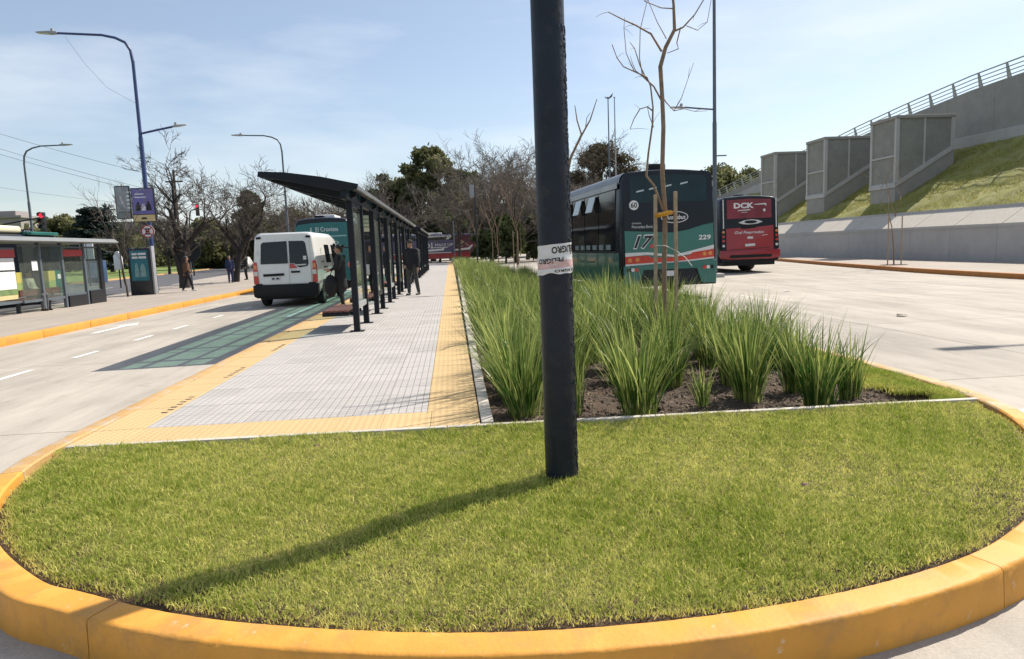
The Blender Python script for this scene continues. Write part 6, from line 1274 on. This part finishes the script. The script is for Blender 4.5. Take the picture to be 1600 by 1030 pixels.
    for S in 'lr':
        f_ = MB(); a = P['a'+S]; capsule(f_, a-Vector((0, -.03*s, .045*s)), .042*s, fd(a, .15)-Vector((0, 0, .055*s)), .034*s); blend('shoe', f_, shoes or M_SHOE, t, .014*s, 2)
    h = MB(); hc = P['hea']+Vector((0, .025*s, .055*s)); h.ball(hc, (.088*s, .102*s, .10*s), 14, 10)
    if hair == 'bun': h.ball(hc+Vector((0, .11*s, .03*s)), .05*s, 10, 8); capsule(h, hc+Vector((0, .06*s, -.02*s)), .06*s, hc+Vector((0, .08*s, -.1*s)), .04*s)
    if hair == 'long': capsule(h, hc+Vector((0, .04*s, -.02*s)), .085*s, hc+Vector((0, .07*s, -.24*s)), .06*s)
    blend('hair', h, M_HAIR, t, .014*s, 2)
    if cap:
        q = MB(); q.ball(P['hea']+Vector((0, .015*s, .085*s)), (.094*s, .108*s, .075*s), 14, 8); q.add([tuple(P['hea']+Vector((x*s, y*s, z*s))) for x, y, z in ((-.08, -.06, .085), (.08, -.06, .085), (.06, -.185, .07), (-.06, -.185, .07), (-.08, -.06, .098), (.08, -.06, .098), (.06, -.185, .08), (-.06, -.185, .08))], [(0, 1, 2, 3), (4, 7, 6, 5), (0, 4, 5, 1), (2, 6, 7, 3), (0, 3, 7, 4), (1, 5, 6, 2)]); q.build('cap', cap, t, smooth=45)
    return t, P, s
K_BLACK = mat('black_cloth', (.014, .014, .018), .85, .3, 14, bump=.4, bscale=25); K_DARK = mat('charcoal_cloth', (.030, .030, .036), .9, .35, 12, bump=.4, bscale=25); K_NAVY = mat('navy_cloth', (.022, .032, .085), .85, .25, 12, bump=.4, bscale=25)
K_BROWN = mat('brown_cloth', (.12, .055, .03), .85, .25, 12, bump=.4, bscale=25); K_CAMO = mat('mottled_trousers', (.05, .05, .05), .9, .55, 18, bump=.4, bscale=25); K_CREAM = mat('cream_cloth', (.48, .44, .36), .85, .12, 10, bump=.4, bscale=25); K_GREY = mat('grey_cloth', (.10, .10, .11), .9, .2, 12)
# woman in black by the van, holding a box before her, facing left
t, P, s = person((-2.98, 18.75, .17), R(-82), 1.66, 'woman in black beside the white van holding a flat box in front of her', dict(el=(-.21, -.04, 1.16), er=(.21, -.04, 1.16), wl=(-.13, -.26, 1.06), wr=(.13, -.26, 1.06)), K_BLACK, K_BLACK, hair='bun', coat=.34)
o = MB().box(-.16, .16, -.12, .12, 0, .05).build('flat_box', mat('box_pink', (.45, .26, .22), .6, .15, 8), bevel=.006); o.rotation_euler = (0, 0, R(-82)); o.location = (-2.98-.30, 18.75-.045, 1.17); tag(o, 'flat pinkish box held by the woman in black', 'box')
a = MB(); a.ball((0, 0, 0), (.17, .13, .30), 14, 10); o = a.build('shoulder_bag', K_BLACK, smooth=60); o.location = (-3.22, 18.62, .76); tag(o, 'large black bag hanging at the side of the woman in black', 'bag'); MB().tube([(.0, .0, .28), (.06, .03, .45), (.14, .08, .62)], .012, 6).build('strap', K_BLACK, o)
# man with cap and backpack walking towards the camera
t, P, s = person((-1.28, 22.5, .17), R(-28), 1.78, 'man in black jacket and cap standing right of the shelter posts', dict(hea=(-.02, -.03, 1.61), wl=(-.16, -.13, .96), wr=(.24, -.04, .88), kl=(-.10, -.05, .50), kr=(.12, .03, .50), al=(-.11, -.06, .09), ar=(.15, .10, .09)), K_BLACK, K_CAMO, hair='short', cap=K_BLACK)
o = MB().box(-.15, .15, .0, .2, -.24, .24).build('backpack', K_DARK, bevel=.06, bseg=3); o.location = (-1.21, 22.64, 1.42); o.rotation_euler = (0, 0, R(-28)); tag(o, 'dark backpack on the man right of the shelter posts', 'backpack')
# person behind the shelter glass
person((-2.75, 24.3, .17), R(-40), 1.68, 'person in dark clothes with a white top seen through the shelter glass', {}, K_DARK, K_BLACK, hair='long')
o = MB().box(-.14, .14, -.05, .05, -.18, .18).build('carrier_bag', M_SIGNW, bevel=.02); o.location = (-2.95, 24.05, 1.02); tag(o, 'white carrier bag held by the person behind the shelter glass', 'bag')
person((-2.6, 28.2, .17), R(-70), 1.70, 'person in dark clothes waiting at the far end of the near shelter', {}, K_BLACK, K_DARK, hair='short')
# pedestrians on the far pavement
person((-11.95, 32.3, .15), R(120), 1.60, 'pedestrian in a brown jacket walking in front of the thick bare tree', dict(kl=(-.09, -.14, .52), al=(-.10, -.2, .12), kr=(.09, .05, .50), ar=(.1, .22, .13), wl=(-.22, -.14, .93), wr=(.22, .08, .93)), K_BROWN, K_BLACK, shoes=M_SHOEW, hair='long')
person((-12.9, 41.5, .15), R(20), 1.58, 'pedestrian in dark blue standing under the leaning bare tree', {}, K_NAVY, K_NAVY, hair='short')
person((-13.3, 46.0, .15), R(-60), 1.62, 'pedestrian in black half hidden behind the white van', {}, K_BLACK, K_BLACK, hair='short')
# seated person at the old shelter
person((-13.45, 23.2, .15), R(90), 1.68, 'person in a cream jacket sitting on the bench of the old shelter', dict(pel=(0, 0, .55), che=(0, .04, .92), nec=(0, .03, 1.09), hea=(0, .0, 1.24), sl=(-.17, .03, 1.04), sr=(.17, .03, 1.04), el=(-.22, -.02, .78), er=(.22, -.02, .78), wl=(-.12, -.24, .66), wr=(.12, -.24, .66), hl=(-.09, 0, .54), hr=(.09, 0, .54), kl=(-.11, -.42, .52), kr=(.11, -.42, .52), al=(-.11, -.40, .09), ar=(.11, -.40, .09)), K_CREAM, K_GREY, hair='short')
